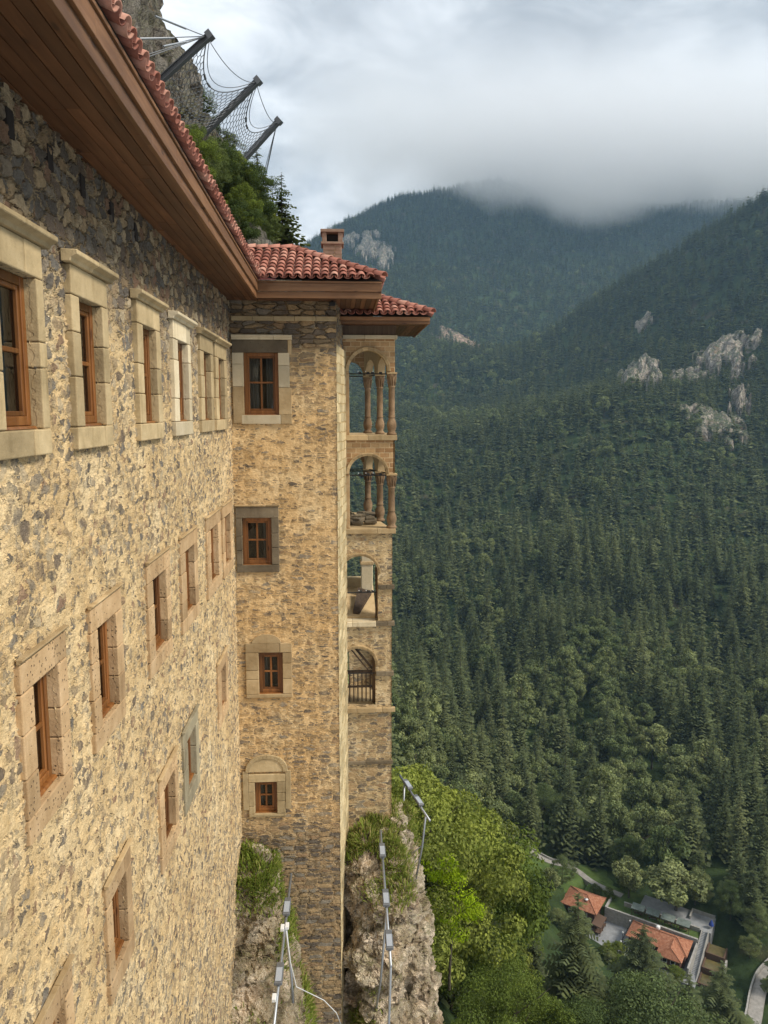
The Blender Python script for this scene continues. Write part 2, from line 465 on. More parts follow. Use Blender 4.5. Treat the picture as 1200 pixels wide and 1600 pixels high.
def frame_xy(P):
    """pixel position in the 1200x1600 picture, for choosing which trees can be in view"""
    fw = np.array([math.sin(YAW)*math.cos(PITCH), math.cos(YAW)*math.cos(PITCH), -math.sin(PITCH)])
    rt = np.array([math.cos(YAW), -math.sin(YAW), 0]); up = np.cross(rt, fw)
    z = P@fw
    return 600+1200*(P@rt)/z, 800-1200*(P@up)/z, z

def seen(P, top):
    """terrain does not hide the point `top` metres above P from the camera"""
    d = Vector(P) + Vector((0,0,top)); L = d.length
    h = _tb.ray_cast(Vector((0,0,0)), d.normalized(), L-3)
    return h[0] is None

# forest spots: jittered grid in the wedge the photograph can see
def wedge_points(r0, r1, a0, a1, sp, seed):
    g = np.random.default_rng(seed)
    n = int((a1-a0)*0.5*(r1*r1-r0*r0)/(sp*sp))
    r = np.sqrt(g.uniform(r0*r0, r1*r1, n)); a = g.uniform(a0, a1, n)
    return np.stack([r*np.sin(a), r*np.cos(a)], -1)
def thin(P, sp):
    keep = {}; out = []
    for i, (x, y) in enumerate(P):
        k = (int(x//sp), int(y//sp))
        ok = True
        for a in (-1,0,1):
            for b in (-1,0,1):
                j = keep.get((k[0]+a,k[1]+b))
                if j is not None and (P[j,0]-x)**2+(P[j,1]-y)**2 < (sp*.62)**2: ok = False
        if ok and k not in keep: keep[k] = i; out.append(i)
    return P[out]
spots = np.concatenate([
    thin(wedge_points(215, 1100, math.radians(-9), math.radians(36), 6.6, 11), 10.6),
    thin(wedge_points(1100, 2000, math.radians(-9), math.radians(36), 7.0, 12), 10.8),
    thin(wedge_points(2000, 3300, math.radians(-10), math.radians(36), 7.4, 13), 11.0)])
SZ = height(spots[:,0], spots[:,1])
px, py, pd = frame_xy(np.column_stack([spots, SZ+8]))
ok = (px > 400) & (px < 1260) & (py > 250) & (py < 1700)
# ================================================================ FOREST
def in_yard(x, y, pad=0.0):
    """the clearing with houses, terraces, pools and path"""
    u = (x-93)*0.80 + (y-200)*-0.60          # along the terrace
    v = (x-93)*0.60 + (y-200)*0.80           # across it
    return (abs(u) < 26+pad) & (abs(v) < 15+pad)
PATH = [(52,247,-150),(59.1,242.6,-150),(64.7,238.5,-150),(70.2,235,-150),(76,236.6,-150),(79,233.5,-150),(81.6,227,-150),(85,223.2,-150),(89,219.5,-150)]
def near_path(x, y, r=4.5):
    d = np.full(np.shape(x), 1e9)
    for (a, b, _), (c, e, _) in zip(PATH[:-1], PATH[1:]):
        t = np.clip(((x-a)*(c-a)+(y-b)*(e-b))/((c-a)**2+(e-b)**2), 0, 1)
        d = np.minimum(d, np.hypot(x-a-t*(c-a), y-b-t*(e-b)))
    return d < r
ok &= ~in_yard(spots[:,0], spots[:,1], 3) & ~(near_path(spots[:,0], spots[:,1]) | near_path(spots[:,0]*1.03, spots[:,1]*1.03) | near_path(spots[:,0]*1.06, spots[:,1]*1.06))
# bare ground round the rock outcrops
OUTCROPS = [(444, 1117, 42, 62), (532, 1320, 153, 26), (563, 1095, 78, 70), (508, 948, 8, 40), (454, 895, -15, 45), (501, 1080, 50, 34), (104, 2448, 499, 90), (151, 2413, 473, 70), (46, 2503, 532, 50), (325, 1992, 179, 85), (285, 1992, 195, 40), (545, 1031, 46, 30)]
for (ox, oy, oz, osz) in OUTCROPS:
    ok &= np.hypot(spots[:,0]-ox, spots[:,1]-oy) > osz*0.36
spots, SZ, px, py, pd = spots[ok], SZ[ok], px[ok], py[ok], pd[ok]
vis = np.array([seen((x,y,z), 16) for (x,y), z in zip(spots, SZ)])
spots, SZ, px, py, pd = spots[vis], SZ[vis], px[vis], py[vis], pd[vis]
X, Y = spots[:,0], spots[:,1]
dist = np.hypot(X, Y)
bl = vnoise(X,Y,120,8) + 0.6*vnoise(X,Y,45,9)
bl_p = np.clip(0.0 + bl*0.45, 0.01, 0.5) + np.where((dist < 345) & (px < 1110), 0.62, 0.0)
bl_p += 0.95*np.exp(-((px-935)/85)**2-((py-1120)/110)**2) + 0.35*np.exp(-((px-560-120)/160)**2-((py-600)/90)**2)*0.5
bl_p *= np.where(dist > 1900, 0.25, 1.0)
is_bl = rng.random(len(X)) < bl_p
hs = np.clip(rng.normal(1.0, 0.24, len(X)), 0.45, 1.55)
hs *= np.where(dist > 300, 1.0, 0.92)

inframe = (px > 600) & (px < 1215) & (py > 300) & (py < 1640)
order = np.argsort(-(hs/dist))
con_near = [i for i in order if (not is_bl[i]) and inframe[i]][:300]
leaf_near = [i for i in order if is_bl[i] and inframe[i]][:230]
for i in con_near:
    k = int(rng.integers(3)); s = 1.3*hs[i]
    make_tree('spruce_tree', SPR_MID[k], SPR_TRUNK, 'dark green spruce standing in the dense forest across the valley', 'tree', 'spruces of the valley forest',
              (X[i],Y[i],SZ[i]), s*1.0, rng.uniform(0,6.28), s*rng.uniform(.95,1.2))
for i in leaf_near:
    k = int(rng.integers(3)); s = 1.15*hs[i]
    make_tree('broadleaf_tree', LEAF_MID[k], LEAF_TRUNK, 'paler round-crowned broadleaf tree among the spruces on the valley floor and lower slope', 'tree', 'broadleaf trees of the valley forest',
              (X[i],Y[i],SZ[i]), s, rng.uniform(0,6.28), s*rng.uniform(.9,1.25))

def scatter(name, idx, protos, scale, label):
    """one object of points with an instancing node group: the far wood nobody could count"""
    src = bpy.data.collections.new(name + '_kinds')
    for k, me in enumerate(protos):
        o = bpy.data.objects.new(f'{name}_kind_{k}', me); src.objects.link(o)
    idx = np.asarray(idx)
    me = bpy.data.meshes.new(name)
    me.vertices.add(len(idx)); me.vertices.foreach_set('co', np.column_stack([X[idx],Y[idx],SZ[idx]]).astype(np.float32).ravel())
    for nm, typ, arr in (('scl','FLOAT',scale*hs[idx]),('rot','FLOAT',rng.uniform(0,6.28,len(idx))),('pick','INT',rng.integers(0,len(protos),len(idx)))):
        a = me.attributes.new(nm, typ, 'POINT'); a.data.foreach_set('value', np.asarray(arr, np.int32 if typ=='INT' else np.float32))
    o = link(bpy.data.objects.new(name, me)); tag(o, label, kind='stuff')
    ng = bpy.data.node_groups.new(name+'_nodes', 'GeometryNodeTree')
    ng.interface.new_socket('Geometry', in_out='INPUT', socket_type='NodeSocketGeometry')
    ng.interface.new_socket('Geometry', in_out='OUTPUT', socket_type='NodeSocketGeometry')
    N = ng.nodes; L = ng.links
    gi = N.new('NodeGroupInput'); go = N.new('NodeGroupOutput')
    ip = N.new('GeometryNodeInstanceOnPoints'); ci = N.new('GeometryNodeCollectionInfo')
    ci.inputs['Collection'].default_value = src; ci.inputs['Separate Children'].default_value = True; ci.inputs['Reset Children'].default_value = True
    def na(nm, typ):
        q = N.new('GeometryNodeInputNamedAttribute'); q.data_type = typ; q.inputs['Name'].default_value = nm; return q.outputs['Attribute']
    cx = N.new('ShaderNodeCombineXYZ'); L.new(na('rot','FLOAT'), cx.inputs[2])
    L.new(gi.outputs[0], ip.inputs['Points']); L.new(ci.outputs[0], ip.inputs['Instance'])
    ip.inputs['Pick Instance'].default_value = True
    L.new(na('pick','INT'), ip.inputs['Instance Index']); L.new(cx.outputs[0], ip.inputs['Rotation']); L.new(na('scl','FLOAT'), ip.inputs['Scale'])
    L.new(ip.outputs[0], go.inputs[0])
    md = o.modifiers.new('instances', 'NODES'); md.node_group = ng
    return o
skip = set(con_near) | set(leaf_near)
rest_c = [i for i in range(len(X)) if not is_bl[i] and i not in skip]
rest_l = [i for i in range(len(X)) if is_bl[i] and i not in skip]
print('forest', len(X), 'conifers left', len(rest_c), 'broadleaf left', len(rest_l))
scatter('spruce_forest', rest_c, SPR_FAR, 1.28, 'dense dark spruce forest covering the opposite mountain slopes')
scatter('broadleaf_forest', rest_l, LEAF_FAR, 1.15, 'lighter broadleaf crowns scattered through the spruce forest')

# ================================================================ CLOUD AND HAZE
def volume_mat(name, color, dens, aniso=0.0):
    m = bpy.data.materials.new(name); m.use_nodes = True; t = m.node_tree; t.nodes.clear()
    o = t.nodes.new('ShaderNodeOutputMaterial'); v = t.nodes.new('ShaderNodeVolumePrincipled')
    v.inputs['Color'].default_value = (*color, 1); v.inputs['Density'].default_value = dens; v.inputs['Anisotropy'].default_value = aniso
    t.links.new(v.outputs[0], o.inputs['Volume'])
    return m
hzb = MB(); hzb.box(-3000, 4200, -600, 5200, -420, 1500)
hb = hzb.build('haze', volume_mat('haze_air', (0.48, 0.74, 1.0), 0.000085, 0.2)); tag(hb, kind='stuff')

# cloud bank resting on the far ridge: vapour that thickens upward from a ragged base and thins out at its ends
m = NT('cloud_vapour'); P = m.pos(); x_, y_, z_ = m.xyz(P)
nz = m.noise(P, 1/280, 7, 0.62)
base = m.math('ADD', m.lin(x_, 250, 800, 700, 578), m.lin(x_, 900, 1500, 0, 50))
zz = m.math('ADD', m.math('SUBTRACT', z_, base), m.math('MULTIPLY', m.math('SUBTRACT', nz, 0.5), 520))
d = m.sstep(zz, -15, 130)
d = m.math('MULTIPLY', d, m.sstep(z_, 760, 1230, 1, 0))
d = m.math('MULTIPLY', d, m.sstep(m.math('ADD', x_, m.math('MULTIPLY', m.math('SUBTRACT', m.noise(P, 1/700, 4, .55), .5), 1500)), -150, 750))
d = m.math('MULTIPLY', d, m.sstep(x_, 3000, 2300))
d = m.math('MULTIPLY', d, m.math('MULTIPLY', m.sstep(y_, 2160, 2450), m.sstep(y_, 3500, 3100)))
v = m.n('VolumePrincipled', Color=(.94,.945,.955), Density=m.math('MULTIPLY', d, 0.0085)); v.inputs['Anisotropy'].default_value = 0.3
m.t.links.new(v.outputs[0], m.out.inputs['Volume'])
cb = MB(); cb.box(-450, 3050, 2150, 3550, 480, 1260)
cl_o = cb.build('cloud', m.m); tag(cl_o, kind='structure')
cy.volume_step_rate = 0.35; cy.volume_max_steps = 128
# ================================================================ MASONRY MATERIALS
def rubble(name, mortar, stones, su, sv, cover, eave_shade_z=None, depth=0.02, lines=0.0, fine=0.5, rnd=.85, wob=1.0):
    """rubble stones half buried in wide pointing; cover: [(z, share of stone left bare)]"""
    m = NT(name); o = m.obj(); x, y, z = m.xyz(o)
    u = m.math('ADD', x, y)
    n0 = m.noise(o, 2.3, 3, 0.5, out=1); nx, ny, nz = m.xyz(n0)
    n1 = m.noise(o, 9.0, 4, 0.6, out=1); mx, my, mz = m.xyz(n1)
    uu = m.math('ADD', u, m.math('ADD', m.math('MULTIPLY', m.math('SUBTRACT', nx, .5), .35), m.math('MULTIPLY', m.math('SUBTRACT', mx, .5), .16)))
    vv = m.math('ADD', z, m.math('ADD', m.math('MULTIPLY', m.math('SUBTRACT', ny, .5), .16*wob), m.math('MULTIPLY', m.math('SUBTRACT', my, .5), .11*wob)))
    def cells(a, b, off):
        vec = m.comb(m.math('ADD', m.math('MULTIPLY', uu, a), off), m.math('MULTIPLY', vv, b))
        e = m.n('TexVoronoi', voronoi_dimensions='2D', feature='DISTANCE_TO_EDGE'); m.put(e.inputs['Vector'], vec); e.inputs['Scale'].default_value = 1; e.inputs['Randomness'].default_value = rnd
        c = m.n('TexVoronoi', voronoi_dimensions='2D', feature='F1'); m.put(c.inputs['Vector'], vec); c.inputs['Scale'].default_value = 1; c.inputs['Randomness'].default_value = rnd
        r, g, b_ = m.xyz(c.outputs['Color'])
        return e.outputs['Distance'], r, g, b_
    e1, r1, g1, b1 = cells(su, sv, 0.0)
    e2, r2, g2, b2 = cells(su*2.1, sv*1.9, 7.7)
    # how much of each stone the pointing leaves bare: varies in patches, with height, and stone by stone
    zc = m.t.nodes.new('ShaderNodeFloatCurve')
    zr = [c[0] for c in cover]; lo, hi = min(zr), max(zr)
    zn = m.lin(z, lo, hi)
    cov = m.ramp(zn, [((c[0]-lo)/(hi-lo), (c[1],)*3) for c in cover])
    patch = m.noise(o, 0.55, 4, 0.6)
    thr = m.math('SUBTRACT', 0.36, m.math('MULTIPLY', cov, 0.36))
    thr = m.math('ADD', thr, m.math('MULTIPLY', m.math('SUBTRACT', 0.5, patch), 0.42))
    thr = m.math('ADD', thr, m.math('MULTIPLY', m.math('SUBTRACT', r1, 0.5), 0.30))
    s1 = m.sstep(m.math('SUBTRACT', e1, m.math('MAXIMUM', thr, 0.035)), 0.0, 0.07)
    thr2 = m.math('ADD', thr, m.math('MULTIPLY', m.math('SUBTRACT', g2, 0.5+0.25*fine), 0.5))
    s2 = m.sstep(m.math('SUBTRACT', e2, m.math('MAXIMUM', thr2, 0.06)), 0.0, 0.09)
    s2 = m.math('MULTIPLY', s2, m.math('SUBTRACT', 1.0, s1))
    ragged = m.noise(o, 34, 5, 0.65)
    s1 = m.sstep(m.math('ADD', s1, m.math('MULTIPLY', m.math('SUBTRACT', ragged, .5), 0.9)), 0.35, 0.65)
    s2 = m.sstep(m.math('ADD', s2, m.math('MULTIPLY', m.math('SUBTRACT', ragged, .5), 0.9)), 0.4, 0.7)
    sc1 = m.ramp(b1, stones, 'CONSTANT'); sc2 = m.ramp(b2, stones, 'CONSTANT')
    gr = m.noise(o, 16, 6, 0.7)
    var = m.lin(gr, 0.25, 0.75, 0.62, 1.35)
    va = m.comb(var, var, var)
    sc1 = m.mix(1.0, sc1, va, 'MULTIPLY'); sc2 = m.mix(1.0, sc2, va, 'MULTIPLY')
    mo = m.ramp(m.noise(o, 1.3, 5, 0.62), mortar)
    mo = m.mix(m.sstep(m.noise(o, 6.5, 5, 0.65), 0.5, 0.75, 0, 0.55), mo, m.mix(1.0, mo, (0.72,0.64,0.5), 'MULTIPLY'))
    # dry joints instead of pointing where the stones lie bare
    mo = m.mix(m.sstep(cov, .5, .8, 0, .75), mo, m.ramp(m.noise(o, 5, 5, .6), [(.3,(.17,.135,.09)),(.7,(.33,.27,.18))]))
    # lime wash smeared thinly over the stones
    smear = m.noise(o, 4.2, 6, 0.68)
    wash = m.math('MULTIPLY', m.sstep(smear, .42, .66), m.sstep(cov, .75, .3))
    sc1 = m.mix(m.math('MULTIPLY', wash, .55), sc1, mo); sc2 = m.mix(m.math('MULTIPLY', wash, .8), sc2, mo)
    col = m.mix(m.math('MULTIPLY', s2, .8), mo, sc2); col = m.mix(m.math('MULTIPLY', s1, .93), col, sc1)
    bl = m.noise(o, 3.1, 6, 0.7); bv = m.lin(bl, .3, .7, .80, 1.16); col = m.mix(1.0, col, m.comb(bv, bv, bv), 'MULTIPLY')
    # shade of the eaves painted into the wall colour towards the top
    if eave_shade_z is not None:
        zt = m.sstep(m.math('ADD', z, m.math('MULTIPLY', m.math('SUBTRACT', m.noise(o, 0.9, 4), .5), 1.2)), eave_shade_z, eave_shade_z+0.8, 0, 0.7)
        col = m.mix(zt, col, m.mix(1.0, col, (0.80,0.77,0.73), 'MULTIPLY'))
    # streaks of rain
    st = m.noise(m.comb(m.math('MULTIPLY', u, 3.0), 0.0, m.math('MULTIPLY', z, 0.18)), 1.0, 4, 0.6)
    col = m.mix(m.sstep(st, 0.55, 0.72, 0, 0.35), col, m.mix(1.0, col, (0.70,0.66,0.58), 'MULTIPLY'))
    mh = m.math('ADD', m.math('MULTIPLY', m.noise(o, 6.5, 6, 0.62), 1.1), m.math('MULTIPLY', m.noise(m.comb(m.math('MULTIPLY', u, 1.0), m.math('MULTIPLY', z, 2.2)), 9.0, 5, .65), .6))
    h = m.math('ADD', mh, m.math('MULTIPLY', s1, m.math('ADD', 0.35, m.math('MULTIPLY', r1, 0.55))))
    h = m.math('ADD', h, m.math('MULTIPLY', s2, 0.4))
    # open joints round the bare stones
    j1 = m.math('MULTIPLY', m.sstep(e1, 0.07, 0.0), m.sstep(cov, 0.55, 0.85)); h = m.math('SUBTRACT', h, m.math('MULTIPLY', j1, 0.9))
    col = m.mix(m.math('MULTIPLY', j1, 0.45), col, (0.10,0.075,0.05))
    h = m.math('ADD', h, m.math('MULTIPLY', m.noise(o, 40, 4, 0.7), 0.35))
    m.surf(col, 0.93, None, 0.15)
    m.disp(h, depth, 1.62)
    return m.m

ST_COOL = [(0.0,(0.115,0.102,0.088)),(0.14,(0.24,0.20,0.15)),(0.26,(0.31,0.225,0.135)),(0.40,(0.155,0.12,0.092)),(0.53,(0.40,0.30,0.18)),(0.64,(0.16,0.148,0.13)),(0.78,(0.24,0.15,0.10)),(0.87,(0.43,0.345,0.225))]
M_WING = rubble('wing_rubble', [(0.28,(0.52,0.365,0.185)),(0.5,(0.67,0.495,0.265)),(0.72,(0.76,0.60,0.36))], ST_COOL, 4.5, 6.4,
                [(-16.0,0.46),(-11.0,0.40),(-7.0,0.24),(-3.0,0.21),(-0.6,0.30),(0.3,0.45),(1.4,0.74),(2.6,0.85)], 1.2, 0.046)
ST_WARM = [(0.0,(0.125,0.105,0.085)),(0.16,(0.25,0.185,0.11)),(0.32,(0.36,0.245,0.13)),(0.48,(0.17,0.135,0.10)),(0.62,(0.43,0.30,0.16)),(0.76,(0.24,0.21,0.165)),(0.88,(0.31,0.205,0.115))]
M_TOWER = rubble('tower_rubble', [(0.28,(0.54,0.345,0.15)),(0.5,(0.69,0.475,0.235)),(0.72,(0.76,0.58,0.33))], ST_WARM, 3.0, 9.0,
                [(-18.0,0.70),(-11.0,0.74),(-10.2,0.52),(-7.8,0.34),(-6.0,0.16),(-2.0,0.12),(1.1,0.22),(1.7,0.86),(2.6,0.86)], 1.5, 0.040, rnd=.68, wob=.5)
M_BALC = rubble('balcony_rubble', [(0.28,(0.45,0.32,0.165)),(0.5,(0.59,0.45,0.255)),(0.72,(0.67,0.535,0.335))], ST_WARM, 3.4, 8.6,
                [(-13.0,0.55),(-9.0,0.5),(-7.0,0.3),(-3.0,0.28),(2.2,0.35)], None, 0.034, rnd=.7, wob=.55)

def ashlar(name, c0, c1, c2, pits=0.0, spots=None):
    m = NT(name); o = m.obj(); t = m.attr('tint')
    n = m.noise(o, 2.6, 6, 0.62)
    col = m.ramp(n, [(0.25,c0),(0.5,c1),(0.75,c2)])
    tv = m.lin(t, 0, 1, 0.78, 1.22); col = m.mix(1.0, col, m.comb(tv, tv, tv), 'MULTIPLY')
    st = m.noise(m.comb(*[m.math('MULTIPLY', a, b) for a, b in zip(m.xyz(o), (6, 6, 0.9))]), 1.0, 4, 0.6)
    col = m.mix(m.sstep(st, 0.52, 0.75, 0, 0.5), col, m.mix(1.0, col, (0.60,0.56,0.48), 'MULTIPLY'))
    g = m.noise(o, 55, 4, 0.7)
    h = m.math('ADD', m.math('MULTIPLY', m.noise(o, 11, 6, 0.65), 1.0), m.math('MULTIPLY', g, 0.35))
    if pits:
        vo = m.n('TexVoronoi', feature='F1'); m.put(vo.inputs['Vector'], o); vo.inputs['Scale'].default_value = 22
        p = m.sstep(vo.outputs['Distance'], 0.16, 0.28, 1, 0); r = m.xyz(vo.outputs['Color'])[0]
        p = m.math('MULTIPLY', p, m.math('LESS_THAN', r, pits))
        h = m.math('SUBTRACT', h, m.math('MULTIPLY', p, 2.0)); col = m.mix(m.math('MULTIPLY', p, 0.7), col, (0.09,0.07,0.055))
    m.surf(col, 0.9, m.bump(h, 0.9, 0.012), 0.15)
    return m.m
M_ASH_OLIVE = ashlar('weathered_sandstone', (0.30,0.225,0.12), (0.44,0.335,0.185), (0.55,0.43,0.25))
M_ASH_PINK = ashlar('pitted_tufa', (0.34,0.22,0.115), (0.46,0.31,0.165), (0.57,0.405,0.235), pits=0.33)
M_ASH_GREY = ashlar('dark_trachyte', (0.11,0.085,0.055), (0.165,0.13,0.085), (0.23,0.185,0.12), pits=0.12)
M_ASH_PALE = ashlar('pale_limestone', (0.50,0.42,0.27), (0.60,0.50,0.33), (0.68,0.59,0.42))
M_ASH_TAN = ashlar('tan_sandstone', (0.33,0.225,0.11), (0.43,0.31,0.165), (0.52,0.39,0.22))
M_ASH_GREEN = ashlar('greenish_stone', (0.22,0.185,0.12), (0.30,0.255,0.165), (0.38,0.33,0.22))
M_COLUMN = ashlar('weathered_column_stone', (0.12,0.075,0.043), (0.20,0.13,0.073), (0.32,0.22,0.13), pits=0.14)
M_CHIM = ashlar('chimney_stone', (0.19,0.12,0.085), (0.27,0.175,0.12), (0.36,0.25,0.18))

def wood(name, c0, c1, c2, axis=1, rough=0.55):
    m = NT(name); o = m.obj(); t = m.attr('tint'); x, y, z = m.xyz(o)
    sc = [14, 14, 14]; sc[axis] = 0.9
    off = m.math('MULTIPLY', t, 37.0)
    v = m.comb(m.math('ADD', m.math('MULTIPLY', x, sc[0]), off), m.math('MULTIPLY', y, sc[1]), m.math('ADD', m.math('MULTIPLY', z, sc[2]), off))
    n = m.noise(v, 1.0, 6, 0.62, 0.6)
    col = m.ramp(n, [(0.28,c0),(0.5,c1),(0.72,c2)])
    tv = m.lin(t, 0, 1, 0.62, 1.32); col = m.mix(1.0, col, m.comb(tv, tv, tv), 'MULTIPLY')
    wz = m.noise(o, 1.1, 5, .65); col = m.mix(m.sstep(wz, .48, .68, 0, .5), col, m.mix(1.0, col, (.55,.52,.5), 'MULTIPLY'))
    kv = m.n('TexVoronoi', feature='F1'); m.put(kv.inputs['Vector'], m.comb(*[m.math('MULTIPLY', a, b) for a, b in zip((x,y,z), [5 if i != axis else 1.7 for i in range(3)])])); kv.inputs['Scale'].default_value = 1.0
    k = m.sstep(kv.outputs['Distance'], 0.05, 0.17, 0.8, 0)
    col = m.mix(k, col, (c0[0]*.35, c0[1]*.3, c0[2]*.3))
    m.surf(col, rough, m.bump(n, 0.35, 0.004), 0.35)
    return m.m
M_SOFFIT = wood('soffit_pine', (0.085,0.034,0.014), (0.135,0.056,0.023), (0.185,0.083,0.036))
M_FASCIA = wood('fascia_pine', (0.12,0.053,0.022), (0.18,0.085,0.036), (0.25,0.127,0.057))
M_FASCIA_X = wood('fascia_pine_cross', (0.15,0.068,0.026), (0.22,0.105,0.042), (0.30,0.155,0.068), 0)
M_SASH = wood('varnished_sash', (0.125,0.045,0.012), (0.20,0.078,0.020), (0.27,0.115,0.034), 2, 0.4)
M_OLDWOOD = wood('old_dark_timber', (0.05,0.032,0.02), (0.085,0.055,0.034), (0.13,0.09,0.055), 2, 0.8)
M_BEAM = wood('old_beam', (0.07,0.05,0.034), (0.12,0.088,0.058), (0.17,0.13,0.09), 0, 0.85)

m = NT('window_glass'); bm_ = m.bump(m.noise(m.obj(), 2.2, 3), 0.10, 0.03)
gl = m.n('BsdfGlossy', Color=(.9,.92,.95), Roughness=.03, Normal=bm_); tr = m.n('BsdfTransparent', Color=(.62,.66,.66)); fr = m.n('Fresnel', IOR=1.6)
mx = m.n('MixShader'); m.put(mx.inputs[0], fr); m.t.links.new(tr.outputs[0], mx.inputs[1]); m.t.links.new(gl.outputs[0], mx.inputs[2]); m.t.links.new(mx.outputs[0], m.out.inputs['Surface']); M_GLASS = m.m
m = NT('room_shade_colour'); m.surf(m.ramp(m.noise(m.obj(), 2, 3), [(.3,(.035,.03,.025)),(.7,(.07,.06,.05))]), .9); M_ROOM = m.m  # dark tone stands in for the shade inside the rooms
m = NT('curtain'); b = m.surf(m.ramp(m.noise(m.comb(m.math('MULTIPLY', m.xyz(m.obj())[0], 30), m.math('MULTIPLY', m.xyz(m.obj())[1], 30), 0.0), 1.0, 2), [(0.3,(0.10,0.095,0.085)),(0.7,(0.26,0.25,0.23))]), 0.9); M_CURTAIN = m.m

m = NT('roof_tile_clay'); t = m.attr('tint'); o = m.obj()
c = m.ramp(t, [(0.0,(0.22,0.078,0.052)),(0.35,(0.35,0.130,0.088)),(0.7,(0.43,0.185,0.13)),(1.0,(0.50,0.265,0.19))])
n = m.noise(o, 9, 6, 0.65); c = m.mix(m.sstep(n, 0.5, 0.72, 0, 0.6), c, m.mix(1.0, c, (0.5,0.48,0.46), 'MULTIPLY'))
c = m.mix(m.sstep(m.noise(o, 28, 4, 0.6), 0.6, 0.72, 0, 0.5), c, (0.30,0.22,0.17))
m.surf(c, 0.72, m.bump(m.noise(o, 40, 4), 0.3, 0.006), 0.3); M_TILE = m.m
m = NT('eave_shadow_felt'); m.surf((0.03,0.025,0.022), 0.9); M_FELT = m.m
m = NT('red_flashing'); m.surf((0.16,0.045,0.04), 0.45, None, 0.4); M_FLASH = m.m
def metal(name, col, rough=0.45, met=0.7):
    m = NT(name); o = m.obj(); n = m.noise(o, 14, 4, 0.6)
    m.surf(m.mix(m.sstep(n, 0.5, 0.75, 0, 0.5), col, tuple(c*0.6 for c in col)), rough, None, 0.5, Metallic=met); return m.m
M_GALV = metal('galvanised_steel', (0.36,0.38,0.40)); M_IRON = metal('dark_iron', (0.025,0.023,0.022), 0.6, 0.3)
M_POST = metal('grey_painted_post', (0.17,0.175,0.18), 0.5, 0.4); M_WIRE = metal('steel_wire', (0.17,0.18,0.19), 0.5, 0.5)
m = NT('lamp_glass'); m.surf((0.35,0.38,0.42), 0.15, None, 0.6); M_LAMPGLASS = m.m
m = NT('white_plastic'); m.surf((0.7,0.7,0.68), 0.5); M_WHITE = m.m

# ================================================================ MONASTERY
mon = thing('monastery_building', (-2.55, 12.0, -14.0), 'tall rubble-stone monastery wing and tower with red tiled roof and wooden eaves on the cliff', 'building')
def Wg(u, n, z):
    """point of the wing wall: u along it, n out of it"""
    return (-2.694+0.0115*u+n, u-0.0115*n, z)

def axis_lines(lo, hi, cuts, step):
    """grid lines between lo and hi that pass through every cut; step: spacing as a function of place"""
    ks = sorted(set([lo, hi]+[c for c in cuts if lo < c < hi])); out = [lo]
    for a, b in zip(ks[:-1], ks[1:]):
        n = max(1, int(math.ceil((b-a)/step((a+b)/2))))
        out += [a+(b-a)*i/n for i in range(1, n+1)]
    return np.array(out)

def wall_sheet(name, U, V, holes, P, mat, parent, flip=False):
    """dense wall face with openings left out; P maps (u,v) arrays to points"""
    uu, vv = np.meshgrid(U, V, indexing='ij')
    pts = np.stack(P(uu, vv), -1).reshape(-1, 3)
    q = grid_quads(len(U), len(V)).reshape(len(U)-1, len(V)-1, 4)
    cu = (U[:-1]+U[1:])/2; cvv = (V[:-1]+V[1:])/2
    keep = np.ones((len(U)-1, len(V)-1), bool)
    for (a, b, c, d) in holes:
        keep &= ~((cu[:, None] > a) & (cu[:, None] < b) & (cvv[None] > c) & (cvv[None] < d))
    q = q[keep]
    if flip: q = q[:, ::-1]
    return np_mesh(name, pts, q, mat, True, None, parent)

# openings of the wing: (u0, u1, z0, z1, outer u0, outer u1, outer z0, outer z1, stone, row)
WIN = []
for (a, b, oa, ob, st) in [(6.22,6.97,5.92,7.13,'o'),(8.07,8.78,7.84,8.99,'o'),(10.50,11.23,10.22,11.47,'o'),(12.65,13.45,12.32,13.66,'p'),(14.93,15.67,14.58,15.95,'o'),(16.60,17.42,16.25,17.75,'o')]:
    WIN.append((a, b, -0.14, 1.15, oa, ob, -0.37, 1.44, st, 1))
for (a, b, oa, ob) in [(6.50,7.06,6.24,7.29),(8.24,8.88,8.01,9.13),(10.65,11.43,10.34,11.68),(12.84,13.59,12.47,13.88),(15.25,16.15,14.85,16.5),(17.12,17.92,16.8,18.25)]:
    WIN.append((a, b, -3.41, -2.31, oa, ob, -3.64, -2.05, 't', 2))
for (a, b, oa, ob, st) in [(6.20,6.78,5.96,6.99,'t'),(8.28,8.83,8.07,9.04,'t'),(10.82,11.50,10.56,11.70,'t'),(12.50,13.22,12.18,13.45,'g'),(16.05,16.70,15.65,16.98,'t')]:
    WIN.append((a, b, -6.41, -5.49, oa, ob, -6.66, -5.24, st, 3))
holes = [(w_[0]-0.001, w_[1]+0.001, w_[2]-0.001, w_[3]+0.001) for w_ in WIN]
U = axis_lines(3.0, 18.9, [x for h in holes for x in h[:2]], lambda u: 0.020 if 5.5 < u < 9 else (0.027 if u < 13 else 0.036))
V = axis_lines(-17.0, 2.75, [x for h in holes for x in h[2:]], lambda v: 0.018 if v > -9 else 0.03)
wall_sheet('wing_wall', U, V, holes, lambda u, v: Wg(u, 0.0, v), M_WING, mon)

